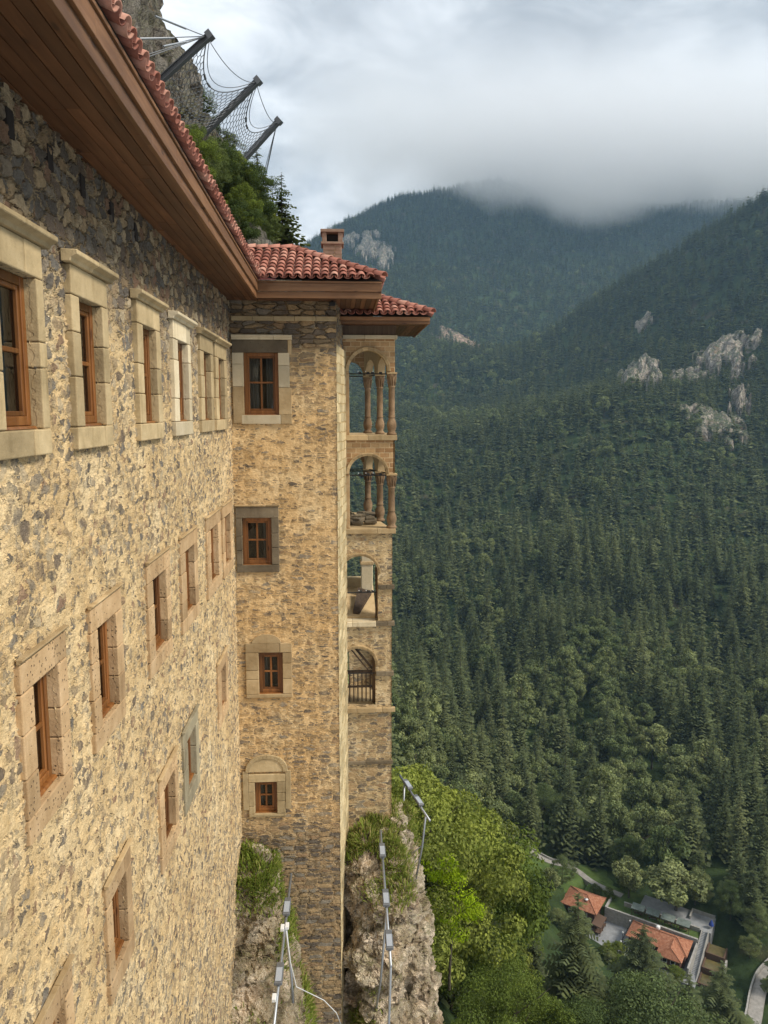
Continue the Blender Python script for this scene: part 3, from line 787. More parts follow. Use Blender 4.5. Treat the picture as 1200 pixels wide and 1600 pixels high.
def surround(W3, o, mat, sill_mat=None, ledge=None, prot=0.05, rec=0.13, blocks=3, seed=0, inner=None, lintel_mat=None):
    """stone frame round an opening, built of separate blocks. W3 maps (u,n,z); returns mesh objects"""
    g = random.Random(seed)
    u0,u1,z0,z1,a0,a1,b0,b1 = o
    gp = 0.004
    mb = MB()
    def bx(p,q,r,s, n1=prot, n0=-rec-0.14, t=None):
        j = g.uniform(-.004,.006)
        mb.hexa([W3(p+gp,n0,r+gp),W3(q-gp,n0,r+gp),W3(q-gp,n1+j,r+gp),W3(p+gp,n1+j,r+gp),W3(p+gp,n0,s-gp),W3(q-gp,n0,s-gp),W3(q-gp,n1+j,s-gp),W3(p+gp,n1+j,s-gp)], t)
    # jambs
    for (p, q) in ((a0, u0), (u1, a1)):
        zs = [z0] + sorted(z0+(z1-z0)*((i+1)/blocks+g.uniform(-.09,.09)) for i in range(blocks-1)) + [z1]
        for r, s in zip(zs[:-1], zs[1:]): bx(p,q,r,s)
    # lintel and sill courses
    for (r, s) in ((z1, b1), (b0, z0)):
        c1 = a0+(a1-a0)*g.uniform(.28,.42); c2 = a0+(a1-a0)*g.uniform(.68,.8)
        if g.random() < .5: ks = [a0, c2, a1]
        else: ks = [a0, a1]
        for p, q in zip(ks[:-1], ks[1:]): bx(p,q,r,s)
    return mb

def ledge_mb(W3, a0, a1, zb, h, prot):
    mb = MB(); ks = [a0, a0+(a1-a0)*random.uniform(.4,.7), a1]
    for p, q in zip(ks[:-1], ks[1:]):
        prof = [(0.0,0.0),(prot*.55,0.0),(prot*.62,h*.3),(prot,h*.55),(prot,h*.93),(0.0,h)]
        V = [W3(p+.003,n,zb+z) for n,z in prof] + [W3(q-.003,n,zb+z) for n,z in prof]
        k = len(prof); F_ = [(i,(i+1)%k,(i+1)%k+k,i+k) for i in range(k)] + [tuple(range(k))[::-1], tuple(range(k,2*k))]
        mb.add(V, F_)
    return mb

def sash(W3, u0,u1,z0,z1, rec, parent, cross_v=0.5, fw=0.075, lights=2, curtain=False, depth=0.06):
    """timber window: frame with its mullion and transom, pane, optional curtain"""
    w_ = MB()
    def bx(p,q,r,s,n0,n1): w_.hexa([W3(p,n0,r),W3(q,n0,r),W3(q,n1,r),W3(p,n1,r),W3(p,n0,s),W3(q,n0,s),W3(q,n1,s),W3(p,n1,s)])
    n1 = -rec; n0 = -rec-depth
    bx(u0,u0+fw,z0,z1,n0,n1); bx(u1-fw,u1,z0,z1,n0,n1); bx(u0+fw,u1-fw,z1-fw,z1,n0,n1-.002); bx(u0+fw,u1-fw,z0,z0+fw,n0,n1-.002)
    # casement set inside the frame
    a,b,c,d = u0+fw,u1-fw,z0+fw,z1-fw; f2 = fw*.55; n1 -= .016
    bx(a,a+f2,c,d,n0,n1); bx(b-f2,b,c,d,n0,n1); bx(a+f2,b-f2,d-f2,d,n0,n1-.002); bx(a+f2,b-f2,c,c+f2,n0,n1-.002)
    zc = c+(d-c)*cross_v; bx(a+f2,b-f2,zc-.022,zc+.022,n0+.01,n1-.006)
    if lights == 2:
        uc = (a+b)/2; bx(uc-.024,uc+.024,c+f2,zc-.022,n0+.01,n1-.004); bx(uc-.024,uc+.024,zc+.022,d-f2,n0+.01,n1-.004)
    fr = w_.build('frame', M_SASH, parent, bevel=0.006)
    g_ = MB(); g_.add([W3(a,n0+.012,c),W3(b,n0+.012,c),W3(b,n0+.012,d),W3(a,n0+.012,d)], [(0,1,2,3)])
    g_.build('pane', M_GLASS, parent)
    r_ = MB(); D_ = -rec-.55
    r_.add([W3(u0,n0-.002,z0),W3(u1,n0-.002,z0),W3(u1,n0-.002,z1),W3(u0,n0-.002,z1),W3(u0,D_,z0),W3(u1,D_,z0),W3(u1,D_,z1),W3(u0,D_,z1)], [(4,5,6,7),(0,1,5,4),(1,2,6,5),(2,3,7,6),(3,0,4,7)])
    r_.build('room_recess', M_ROOM, parent)  # dark-coloured box in place of the dim room
    c_ = MB(); gq = random.Random(int((u0*7+z0*13)*100))
    for sd_ in (0, 1):
        wd = (u1-u0)*gq.uniform(.16,.36)
        if gq.random() < .25: continue
        k_ = 9; pa = [(u0+.05+wd*i/k_ if sd_ == 0 else u1-.05-wd*i/k_, n0-.10+.025*math.sin(i*2.1)) for i in range(k_+1)]
        V_ = [W3(p, q, z0+.04) for p, q in pa]+[W3(p, q, z1-.04) for p, q in pa]
        c_.add(V_, [(i,i+1,i+2+k_,i+1+k_) for i in range(k_)])
    if c_.v: c_.build('curtain', M_CURTAIN, parent, True)
    # boarded foot of the frame on the sill
    s_ = MB(); s_.hexa([W3(u0,n0,z0-.03),W3(u1,n0,z0-.03),W3(u1,-rec+.05,z0-.03),W3(u0,-rec+.05,z0-.03),W3(u0,n0,z0),W3(u1,n0,z0),W3(u1,-rec+.035,z0-.004),W3(u0,-rec+.035,z0-.004)])
    s_.build('sill_board', M_SASH, parent, bevel=0.004)

STONE = {'o': M_ASH_OLIVE, 'p': M_ASH_PALE, 't': M_ASH_PINK, 'g': M_ASH_GREEN}
wlab = {'o': None, 'p': 'window with a pale new stone surround', 't': None, 'g': 'window with a greenish stone surround'}
for i, (u0,u1,z0,z1,a0,a1,b0,b1,st,row) in enumerate(WIN):
    w_ = thing('window', Wg((u0+u1)/2, 0, z0)); 
    if wlab[st]: w_['label'] = wlab[st]
    hang(w_, mon)
    mb = surround(Wg, (u0,u1,z0,z1,a0,a1,b0,b1), STONE[st], seed=i+5, blocks=2 if row == 3 else 3, prot=0.055 if row == 1 else 0.025)
    mb.build('surround', STONE[st], w_, bevel=0.012, seg=2)
    if row == 1: ledge_mb(Wg, a0-.10, a1+.13, b1+.0, 0.115, 0.16).build('ledge', STONE[st], w_, bevel=0.006)
    else: ledge_mb(Wg, a0-.012, a1+.012, b1+.0, 0.05, 0.06).build('ledge', M_ASH_TAN if st != 'g' else M_ASH_GREEN, w_, bevel=0.006)
    sash(Wg, u0,u1,z0+.03,z1, 0.05 if row == 1 else 0.085, w_, 0.5, 0.08 if row == 1 else 0.065, lights=1 if row == 1 else 2)

# ---- tower front and side
Yt = 18.75
def Tw(u, n, z): return (u, Yt-n, z)
TWIN = [(-2.18,-1.36,-0.05,1.42,-2.45,-1.07,-0.25,1.72),(-2.30,-1.60,-3.71,-2.55,-2.46,-1.41,-3.90,-2.27),
        (-1.97,-1.38,-7.02,-5.95,-2.30,-1.14,-7.12,-5.70),(-2.14,-1.58,-10.22,-9.36,-2.30,-1.36,-10.30,-9.14)]
th = [t_[:4] for t_ in TWIN]
th = [(a-.001,b+.001,c-.001,d+.001) for a,b,c,d in th]
U = axis_lines(-2.62, 0.03, [x for h in th for x in h[:2]], lambda u: 0.024)
V = axis_lines(-24.0, 2.75, [x for h in th for x in h[2:]], lambda v: 0.022 if v > -12 else 0.035)
wall_sheet('tower_wall', U, V, th, lambda u, v: (u, Yt+0*u, v), M_TOWER, mon)
# the splayed side of the tower, faced with pale quoins
m = NT('quoin_face'); o = m.obj(); 
c = m.ramp(m.noise(o, 1.7, 6, 0.65), [(0.3,(0.42,0.32,0.18)),(0.5,(0.60,0.50,0.30)),(0.72,(0.70,0.60,0.40))])
x, y, z = m.xyz(o)
bt = m.n('TexBrick'); m.put(bt.inputs['Vector'], m.comb(m.math('ADD', m.math('ADD', x, y), m.math('MULTIPLY', m.math('SUBTRACT', m.noise(o, 3, 4), .5), .12)), m.math('ADD', z, m.math('MULTIPLY', m.math('SUBTRACT', m.noise(o, 2, 4), .5), .14)))); bt.inputs['Scale'].default_value = 1
for k_, v_ in (('Brick Width',.62),('Row Height',.24),('Mortar Size',.014),('Mortar Smooth',.3)): bt.inputs[k_].default_value = v_
bt.inputs['Color1'].default_value = (.62,.60,.56,1); bt.inputs['Color2'].default_value = (1.12,1.08,1.02,1); bt.inputs['Mortar'].default_value = (.72,.62,.48,1)
c = m.mix(1.0, c, bt.outputs['Color'], 'MULTIPLY')
c = m.mix(m.sstep(m.noise(m.comb(m.math('MULTIPLY', y, 5), m.math('MULTIPLY', x, 5), m.math('MULTIPLY', z, .35)), 1.0, 5, .6), .5, .68, 0, .6), c, m.mix(1.0, c, (.55,.48,.38), 'MULTIPLY'))
m.surf(c, 0.9, None, 0.15); m.disp(m.math('ADD', m.math('ADD', m.noise(o, 5, 6, 0.65), m.math('MULTIPLY', bt.outputs['Fac'], -.5)), m.math('MULTIPLY', m.noise(o, 26, 4), .3)), 0.035, 0.6); M_QUOIN = m.m
U = np.linspace(0, 1, 40); V = axis_lines(-24, 1.62, [], lambda v: 0.035)
wall_sheet('tower_side_wall', U, V, [], lambda u, v: (0.03+0.25*u, Yt+2.15*u, v), M_QUOIN, mon)
V = axis_lines(1.62, 2.75, [], lambda v: 0.03)
wall_sheet('tower_side_top', U, V, [], lambda u, v: (0.012+0.20*u, Yt+2.15*u, v), M_TOWER, mon)
mb = MB()
for k in range(5): mb.box(-2.45+k*.5+.003, -2.45+(k+1)*.5-.003, Yt-.035, Yt+.1, 2.16, 2.27)
mb.build('string_course', M_ASH_OLIVE, mon, bevel=0.01)

T_ST = [M_ASH_PALE, M_ASH_GREY, M_ASH_TAN, M_ASH_OLIVE]
T_LB = ['four-light window with pale stone jambs and a dark lintel','four-light window in a dark stone surround','four-light window under a small blind arch','lowest four-light window under a blind pointed arch']
for i, t_ in enumerate(TWIN):
    w_ = thing('window', Tw((t_[0]+t_[1])/2, 0, t_[2])); w_['label'] = T_LB[i]; hang(w_, mon)
    u0,u1,z0,z1,a0,a1,b0,b1 = t_
    mb = surround(Tw, t_, T_ST[i], seed=40+i, blocks=3, prot=0.03, rec=0.10)
    if i == 0:
        # dark lintel stone, two-tone jambs
        mb = MB()
        def bx(p,q,r,s,n1=.03,mbx=None): (mbx or mb).hexa([Tw(p+.003,-.24,r+.003),Tw(q-.003,-.24,r+.003),Tw(q-.003,n1,r+.003),Tw(p+.003,n1,r+.003),Tw(p+.003,-.24,s-.003),Tw(q-.003,-.24,s-.003),Tw(q-.003,n1,s-.003),Tw(p+.003,n1,s-.003)])
        bx(a0,u0,.62,1.15); bx(a0,u0,1.15,z1); bx(u1,a1-.02,.60,1.12); bx(u1,a1-.02,1.12,z1); bx(a0+.2,a1-.25,b0-.02,z0)
        mb.build('surround', M_ASH_PALE, w_, bevel=0.01, seg=2)
        m2 = MB(); bx(a0,a1-.06,z1,b1,.032,m2); m2.build('lintel', M_ASH_GREY, w_, bevel=0.01, seg=2)
        m3 = MB(); bx(a0,u0-.001,b0,.62,.028,m3); bx(u1,a1+.02,z0,.60,.026,m3); bx(a1-.25,a1+.02,b0-.02,z0,.026,m3); bx(a1-.06,a1+.04,z1-.05,b1,.027,m3)
        m3.build('lower_jamb', M_ASH_TAN, w_, bevel=0.01, seg=2)
        ledge_mb(Tw, a0, a1+.05, b1, .115, .13).build('ledge', M_ASH_PALE, w_, bevel=.006)
    else:
        mb.build('surround', T_ST[i], w_, bevel=0.012, seg=2)
    if i == 1: ledge_mb(Tw, a0-.01, a1+.03, b1, .05, .06).build('ledge', M_ASH_TAN, w_, bevel=.006)
    if i in (2, 3):
        cx_ = (a0+a1)/2 - (0.05 if i == 2 else 0.0); r = .36 if i == 2 else .42; zb = b1 - (0.0 if i == 2 else -.06)
        # blind tympanum above the lintel
        mt = MB(); N_ = 14
        P_ = [(cx_+r*math.cos(PI-PI*k/N_), zb+(r*.62 if i == 2 else r*.85)*math.sin(PI*k/N_)**(1.0 if i == 2 else .85)) for k in range(N_+1)]
        V_ = [Tw(x,.028,z) for x,z in P_] + [Tw(x,-.05,z) for x,z in P_]; k = N_+1
        mt.add(V_, [tuple(range(k))] + [(a,a+k,(a+1)%k+k,(a+1)%k) for a in range(k)])
        mt.build('blind_arch', M_ASH_OLIVE if i == 3 else M_ASH_TAN, w_)
        if i == 3:
            ma = MB()
            for k in range(N_):
                x0,z0_ = P_[k]; x1,z1_ = P_[k+1]; s = 1.28
                f = lambda x,z: (cx_+(x-cx_)*s, zb+(z-zb)*s)
                q0 = f(x0,z0_); q1 = f(x1,z1_)
                ma.hexa([Tw(x0,-.05,z0_),Tw(x1,-.05,z1_),Tw(x1,.05,z1_),Tw(x0,.05,z0_),Tw(q0[0],-.05,q0[1]),Tw(q1[0],-.05,q1[1]),Tw(q1[0],.05,q1[1]),Tw(q0[0],.05,q0[1])], 0.5)
            ma.box(a0-.14,a0,Yt-.035,Yt+.06,b0+.2,zb+.02); ma.box(a1,a1+.14,Yt-.035,Yt+.06,b0+.2,zb+.02)
            ma.build('arch_moulding', M_ASH_OLIVE, w_, bevel=.008)
    sash(Tw, u0,u1,z0+.02,z1, 0.05 if i < 3 else 0.09, w_, 0.52, 0.085, lights=2)
# ================================================================ EAVES AND ROOFS
roof = thing('roof', (-1.8, 14.0, 2.7)); hang(roof, mon)
FX, FY, FR = -1.76, 17.95, 1.02          # wing fascia, tower front fascia, tower right fascia
ZS = 2.62
mb = MB()
g = random.Random(3)
def board_run(mb, x0, x1, along, a0, a1, z, lens=(2.4,4.2), gap=.004, th=.022):
    a = a0 - g.uniform(0, 1.5)
    while a < a1:
        b = a + g.uniform(*lens); p, q = max(a, a0), min(b, a1)
        if q - p > .05:
            dz = g.uniform(-.0025, .0025)
            if along == 'y': mb.box(x0+gap, x1-gap, p+.0015, q-.0015, z+dz, z+th+dz)
            else: mb.box(p+.0015, q-.0015, x0+gap, x1-gap, z+dz, z+th+dz)
        a = b
k = 7; xs = [-2.72 + i*(FX-.035+2.72)/k for i in range(k+1)]
for i in range(k): board_run(mb, xs[i], xs[i+1], 'y', 2.0, 18.72 if xs[i+1] < -1.8 else 18.72, ZS)
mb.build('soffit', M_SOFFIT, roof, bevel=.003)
mb = MB()
for i in range(6): board_run(mb, FY+.03+i*.13, FY+.03+(i+1)*.13, 'x', FX-.03, .02, ZS+.004)
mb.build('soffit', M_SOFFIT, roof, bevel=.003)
mb = MB()
for i in range(8): board_run(mb, .02+i*.121, .02+(i+1)*.121, 'y', FY+.03, 23.6, ZS+.008)
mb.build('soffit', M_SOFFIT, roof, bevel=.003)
# dark boarding above, so that no light leaks through the joints
mb = MB(); mb.box(-6.8, FX-.03, 2.0, 18.7, ZS+.05, ZS+.09); mb.box(FX-.03, FR-.04, FY+.05, 24.0, ZS+.055, ZS+.095); mb.build('decking', M_FELT, roof)
def fascia(mb1, along, c, a0, a1, out):
    """two stepped boards and a thin capping, on the outer face at c; out: +1/-1 outward"""
    for (z0, z1, d, th) in ((ZS-.045, ZS+.10, 0.0, .045), (ZS+.104, ZS+.285, .035, .05), (ZS+.289, ZS+.33, .055, .05)):
        a = a0
        while a < a1 - 1e-6:
            b = min(a1, a + g.uniform(2.6, 4.4))
            if a1-b < .8: b = a1
            p, q = sorted((c+out*d, c+out*(d-th)))
            if along == 'y': mb1.box(p, q, a, b-.003, z0, z1)
            else: mb1.box(a, b-.003, p, q, z0, z1)
            a = b
mb = MB(); fascia(mb, 'y', FX, 2.0, FY-.002, 1); mb.build('fascia', M_FASCIA, roof, bevel=.004)
mb = MB(); fascia(mb, 'x', FY, FX-.05, FR+.05, -1); mb.build('fascia', M_FASCIA_X, roof, bevel=.004)
mb = MB(); fascia(mb, 'y', FR, FY+.002, 23.6, 1); mb.build('fascia', M_FASCIA, roof, bevel=.004)

def tiles(mb, E0, e, s, ncol, nrow, inside, pitch=.205, row=.30, r=.088, seed=0):
    """barrel tiles: pans and covers laid from the eave line E0 + e*t up the slope s"""
    g = random.Random(seed)
    E0 = Vector(E0); e = Vector(e).normalized(); s = Vector(s).normalized(); n = e.cross(s).normalized()
    if n.z < 0: n = -n
    K = 7
    for j in range(nrow):
        for i in range(ncol):
            for cover in (0, 1):
                t = (i + (.5 if cover else 0))*pitch + g.uniform(-.006, .006)
                a = j*row + (g.uniform(-.012, .012)); L = row + .085
                c = E0 + e*t + s*(a+L*.5)
                if not inside(c): continue
                sg = 1 if cover else -1
                base = (.035 if cover else .06) + .012
                lift0 = base+.030; lift1 = base
                tw = g.uniform(-.02, .02)
                V = []
                for (aa, rr_, lf) in ((a, r*1.06, lift0), (a+L, r*.86, lift1)):
                    for th in (0.0, .014):
                        for q in range(K):
                            ph = PI*q/(K-1)
                            rad = rr_-th
                            V.append(E0 + e*(t + tw*(aa-a) - math.cos(ph)*rad) + s*aa + n*(lf + sg*math.sin(ph)*rad*.82))
                F_ = []
                o0, i0, o1, i1 = 0, K, 2*K, 3*K
                for q in range(K-1):
                    F_ += [(o0+q,o0+q+1,o1+q+1,o1+q),(i0+q+1,i0+q,i1+q,i1+q+1),(o0+q+1,o0+q,i0+q,i0+q+1),(o1+q,o1+q+1,i1+q+1,i1+q)]
                mb.add(V, F_, g.random())
def ridge_caps(mb, A, B, r=.11, L=.36, seed=0):
    g = random.Random(seed); A = Vector(A); B = Vector(B); d = (B-A).normalized(); side = d.cross(Vector((0,0,1))).normalized(); n = side.cross(d)
    k = int((B-A).length/(L-.06)); K = 7
    for j in range(k):
        p = A + d*(j*(L-.06)); V = []
        for (aa, rr_, lf) in ((0, r*1.08, .02), (L, r*.9, .0)):
            for th in (0, .016):
                for q in range(K):
                    ph = PI*q/(K-1); V.append(p + d*aa + side*(-math.cos(ph)*(rr_-th)) + n*(lf+math.sin(ph)*(rr_-th)*.9-.01))
        F_ = []
        for q in range(K-1):
            F_ += [(q,q+1,2*K+q+1,2*K+q),(K+q+1,K+q,3*K+q,3*K+q+1),(q+1,q,K+q,K+q+1),(2*K+q,2*K+q+1,3*K+q+1,3*K+q)]
        mb.add(V, F_, g.random())
ZE = ZS+.345; SL = .47; TR = 2.15
ss = lambda v: Vector(v).normalized()
# wing slope
mb = MB()
tiles(mb, (FX+.10, 2.0, ZE), (0,1,0), (-1,0,SL), 82, 15, lambda c: c.y - 17.87 < (-(c.x-FX)+.05) and c.y < 22, seed=1)
mb.build('tile_slope', M_TILE, roof, True)
mb = MB()
tiles(mb, (FX-4.5, FY-.10, ZE), (1,0,0), (0,1,SL), 37, 12, lambda c: c.x > FX-(c.y-FY)+.02 and c.x < FR+.10-(c.y-FY+.10)-.06 and c.y < FY+TR, seed=2)
mb.build('tile_slope', M_TILE, roof, True)
mb = MB()
tiles(mb, (FR+.10, FY-.10, ZE), (0,1,0), (-1,0,SL), 28, 12, lambda c: c.y-(FY-.10) > (FR+.10-c.x)+.06 and c.x > FR-TR, seed=3)
mb.build('tile_slope', M_TILE, roof, True)
mb = MB()
def rp(t, dz=.0): return (FR+.08-t, FY-.08+t, ZE+.05+SL*t+dz)
ridge_caps(mb, rp(-.02,.045), rp(TR+.05,.045), seed=4); ridge_caps(mb, rp(TR,.05), (FX-4.4, FY-.08+TR, ZE+.10+SL*TR), seed=5); ridge_caps(mb, rp(TR,.05), (FR+.08-TR, 23.6, ZE+.10+SL*TR), seed=6)
mb.build('hip_cap', M_TILE, roof, True)
# underlay of the slopes
mb = MB()
dz = -.005
mb.add([(FX+.06,2.0,ZE+dz),(FX+.06,FY-.06,ZE+dz),(FX-4.6,FY+4.6,ZE+SL*4.66+dz),(FX-4.6,2.0,ZE+SL*4.66+dz)],[(0,1,2,3)])
zt_ = ZE+SL*(TR+.06)+dz
mb.add([(FX+.04,FY-.06,ZE+dz),(FR+.06,FY-.06,ZE+dz),(FR-TR,FY+TR,zt_),(FX-TR,FY+TR,zt_)],[(0,1,2,3)])
mb.add([(FR+.06,FY-.06,ZE+dz),(FR+.06,23.8,ZE+dz),(FR-TR,23.8,zt_),(FR-TR,FY+TR,zt_)],[(0,1,2,3)])
mb.add([(FX-TR,FY+TR,zt_),(FR-TR,FY+TR,zt_),(FR-TR,23.8,zt_),(FX-TR,23.8,zt_)],[(0,1,2,3)])
mb.build('underlay', M_FELT, roof)
mb = MB(); mb.hexa([(FX-.02,FY-.13,ZE-.02),(FX+.45,FY-.13,ZE-.01),(FX+.45,FY+.1,ZE+.05),(FX-.02,FY+.1,ZE+.05),(FX-.02,FY-.13,ZE+.04),(FX+.45,FY-.13,ZE+.0),(FX+.45,FY+.1,ZE+.06),(FX-.02,FY+.1,ZE+.11)])
mb.build('valley_flashing', M_FLASH, roof)
# chimney
ch = thing('chimney', (-.06, 21.2, 3.5)); hang(ch, roof)
mb = MB(); g2 = random.Random(5)
CX0, CX1, CY0, CY1 = -.30, .20, 21.0, 21.5
z = 3.2
while z < 4.40:
    h_ = .105; n_ = 2; off = g2.uniform(.35,.65)
    for (p,q) in ((CX0, CX0+(CX1-CX0)*off), (CX0+(CX1-CX0)*off, CX1)):
        j = g2.uniform(0,.008); mb.box(p+.004,q-.004,CY0-j,CY1,z+.004,z+h_-.004)
    z += h_
mb.build('stack', M_CHIM, ch, bevel=.008)
mb = MB(); mb.box(CX0+.006,CX1-.006,CY0+.012,CY1-.006,3.2,4.39); mb.build('mortar_core', M_ASH_TAN, ch)
mb = MB(); mb.box(CX0-.05,CX1+.05,CY0-.05,CY1+.05,4.40,4.46)
for x in (CX0-.02, CX1-.10): 
    for y in (CY0-.02, CY1-.10): mb.box(x,x+.12,y,y+.12,4.461,4.70)
mb.box(CX0-.06,CX1+.06,CY0-.06,CY1+.06,4.701,4.78)
mb.build('cowl', M_CHIM, ch, bevel=.01)
mb = MB(); mb.box(CX0+.06,CX1-.06,CY0+.22,CY1-.12,4.462,4.69); mb.build('flue', M_FELT, ch)
# dark blocks painting the shade inside old putlog holes under the eaves
for u_ in (6.7, 7.55, 8.45, 9.45, 10.5):
    mb = MB(); mb.hexa([Wg(u_,-.05,2.22),Wg(u_+.13,-.05,2.22),Wg(u_+.13,.004,2.22),Wg(u_,.004,2.22),Wg(u_,-.05,2.44),Wg(u_+.13,-.05,2.44),Wg(u_+.13,.004,2.44),Wg(u_,.004,2.44)])
    mb.build('putlog_hole_shade', M_FELT, mon)
# floodlight under the tower corner of the eaves
cam_l = thing('floodlight', (-.05, 18.62, 2.55), 'small black lamp under the eaves at the tower corner', 'lamp')
mb = MB(); mb.box(-.13,.01,18.56,18.70,2.50,2.585); mb.build('housing', M_IRON, cam_l, bevel=.01)
mb = MB(); mb.box(-.08,-.03,18.60,18.66,2.586,2.625); mb.build('bracket', M_IRON, cam_l)

# ================================================================ BALCONY TOWER
bal = thing('balcony_tower', (0.9, 22.0, -13.0), 'slim stone loggia tower of stacked arches and columns behind the main tower', 'tower')
BY = 20.9
def Bf(u, n, z): return (u, BY-n, z)
def arch_front(name, X0, X1, Z0, Z1, ac, ar, zs, zb, W3, mat, parent, th=.28, rise=None, ring=.085, rmat=None):
    """masonry panel X0..X1 x Z0..Z1 with an arched opening (centre ac, radius ar, springing zs, foot zb), its reveal, and a moulded ring"""
    rise = rise or ar; N_ = 24
    arc = [(ac-ar*math.cos(PI*k/N_), zs+rise*math.sin(PI*k/N_)) for k in range(N_+1)]
    step = .03
    # left and right piers, spandrel strips, as dense sheets so that the stone relief shows
    def sheet(nm, U, lo, hi):
        nv_ = max(2, int((max(np.max(hi-lo), .05))/step))
        T = np.linspace(0, 1, nv_)[None]
        uu = np.repeat(np.array(U)[:, None], nv_, 1); vv = lo[:, None]*(1-T)+hi[:, None]*T
        pts = np.stack(W3(uu, 0*uu, vv), -1).reshape(-1, 3)
        return pts, grid_quads(len(U), nv_), nv_
    Vs = []; Qs = []; n = 0
    def addp(U, lo, hi):
        nonlocal n
        p, q, _ = sheet('', U, lo, hi); Vs.append(p); Qs.append(q+n); n += len(p)
    x0, x1 = ac-ar, ac+ar
    if x0 > X0+.01: U = axis_lines(X0, x0, [], lambda a: step); addp(U, np.full(len(U), Z0), np.full(len(U), Z1))
    if x1 < X1-.01: U = axis_lines(x1, X1, [], lambda a: step); addp(U, np.full(len(U), Z0), np.full(len(U), Z1))
    U = ac-ar*np.cos(np.linspace(0, PI, 40)); top = zs+rise*np.sqrt(np.clip(1-((U-ac)/ar)**2, 0, 1))
    addp(U, top, np.full(len(U), Z1))
    if zb > Z0+.01: addp(U, np.full(len(U), Z0), np.full(len(U), zb))
    np_mesh(name, np.concatenate(Vs), np.concatenate(Qs), mat, True, None, parent)
    # reveal and back
    mb = MB(); path = [(x0, zb)] + arc + [(x1, zb)]
    V = [W3(x,.004,z) for x,z in path] + [W3(x,-th,z) for x,z in path]; k = len(path)
    mb.add(V, [(i,i+1,i+1+k,i+k) for i in range(k)if i < k-1], .5)
    B_ = [W3(X0,-th,Z0),W3(x0,-th,Z0),W3(x0,-th,Z1),W3(X0,-th,Z1)]; mb.add(B_, [(0,1,2,3)], .5)
    B_ = [W3(x1,-th,Z0),W3(X1,-th,Z0),W3(X1,-th,Z1),W3(x1,-th,Z1)]; mb.add(B_, [(0,1,2,3)], .5)
    V = [W3(x,-th,z) for x,z in arc] + [W3(x,-th,Z1) for x,z in arc]; k = len(arc)
    mb.add(V, [(i,i+1,i+1+k,i+k) for i in range(k-1)], .5)
    mb.add([W3(X1,0,Z0),W3(X1,-th,Z0),W3(X1,-th,Z1),W3(X1,0,Z1)], [(0,1,2,3)], .5)
    mb.build(name+'_reveal', rmat or M_ASH_TAN, parent)
    if ring:
        mr = MB(); M_ = 12
        for j in range(M_):
            for a in (0,):
                t0 = PI*j/M_; t1 = PI*(j+1)/M_-.012; sub = 3; V = []
                for q in range(sub+1):
                    t = t0+(t1-t0)*q/sub; cx, sx = -math.cos(t), math.sin(t)
                    for (rr_, n_) in ((0,-.06),(0,.05),(ring*.55,.05),(ring*.6,.072),(ring,.072),(ring,-.06)):
                        V.append(W3(ac+(ar+rr_)*cx, n_, zs+(rise+rr_)*sx))
                F_ = []
                for q in range(sub):
                    for m_ in range(6): F_.append((q*6+m_, q*6+(m_+1)%6, (q+1)*6+(m_+1)%6, (q+1)*6+m_))
                F_ += [tuple(range(6))[::-1], tuple(sub*6+m_ for m_ in range(6))]
                mr.add(V, F_)
        mr.build('arch_ring', rmat or M_ASH_TAN, parent)

def slab(name, x0,x1,y0,y1,z0,z1, mat, parent, bevel=.012):
    mb = MB(); ks = [x0, x0+(x1-x0)*random.uniform(.35,.65), x1]
    for p,q in zip(ks[:-1], ks[1:]): mb.box(p+.002,q-.002,y0,y1,z0,z1)
    return mb.build(name, mat, parent, bevel=bevel, seg=2)

BX0, BX1 = 0.20, 1.56
# ashlar of the two upper storeys: coursed blocks round the arches
M_BLK = ashlar('loggia_ashlar', (0.34,0.21,0.10), (0.46,0.30,0.15), (0.56,0.41,0.23))
m = NT('loggia_masonry'); o = m.obj(); x, y, z = m.xyz(o)
bt = m.n('TexBrick'); m.put(bt.inputs['Vector'], m.comb(m.math('ADD', x, y), z)); bt.inputs['Scale'].default_value = 1
for k_, v_ in (('Brick Width',.26),('Row Height',.135),('Mortar Size',.010),('Mortar Smooth',.2)): bt.inputs[k_].default_value = v_
bt.inputs['Color1'].default_value = (.30,.175,.085,1); bt.inputs['Color2'].default_value = (.47,.32,.17,1); bt.inputs['Mortar'].default_value = (.55,.42,.26,1)
n = m.noise(o, 5, 6, .65); c = m.mix(1.0, bt.outputs['Color'], m.ramp(n, [(.3,(.72,.7,.66)),(.7,(1.25,1.22,1.15))]), 'MULTIPLY')
m.surf(c, .9, None, .15); m.disp(m.math('ADD', m.math('MULTIPLY', bt.outputs['Fac'], -.5), m.math('MULTIPLY', n, .9)), .014, .3); M_LOGG = m.m
# storey 1 (top) and 2
arch_front('arch_wall', BX0, BX1+.04, 1.02, 2.02, .88, .52, 1.10, 1.02, Bf, M_LOGG, bal, th=.24, rise=.55)
arch_front('arch_wall', BX0, BX1, -1.70, -.74, .86, .50, -1.64, -1.70, Bf, M_LOGG, bal, th=.24, rise=.48)
slab('cornice', BX0, BX1+.10, BY-.10, BY+.30, 1.95, 2.05, M_ASH_PALE, bal)
slab('cornice', BX0, BX1+.10, BY-.09, BY+2.6, -.74, -.60, M_ASH_TAN, bal)
slab('cornice', BX0, BX1+.07, BY-.08, BY+.42, -3.30, -3.16, M_ASH_TAN, bal)

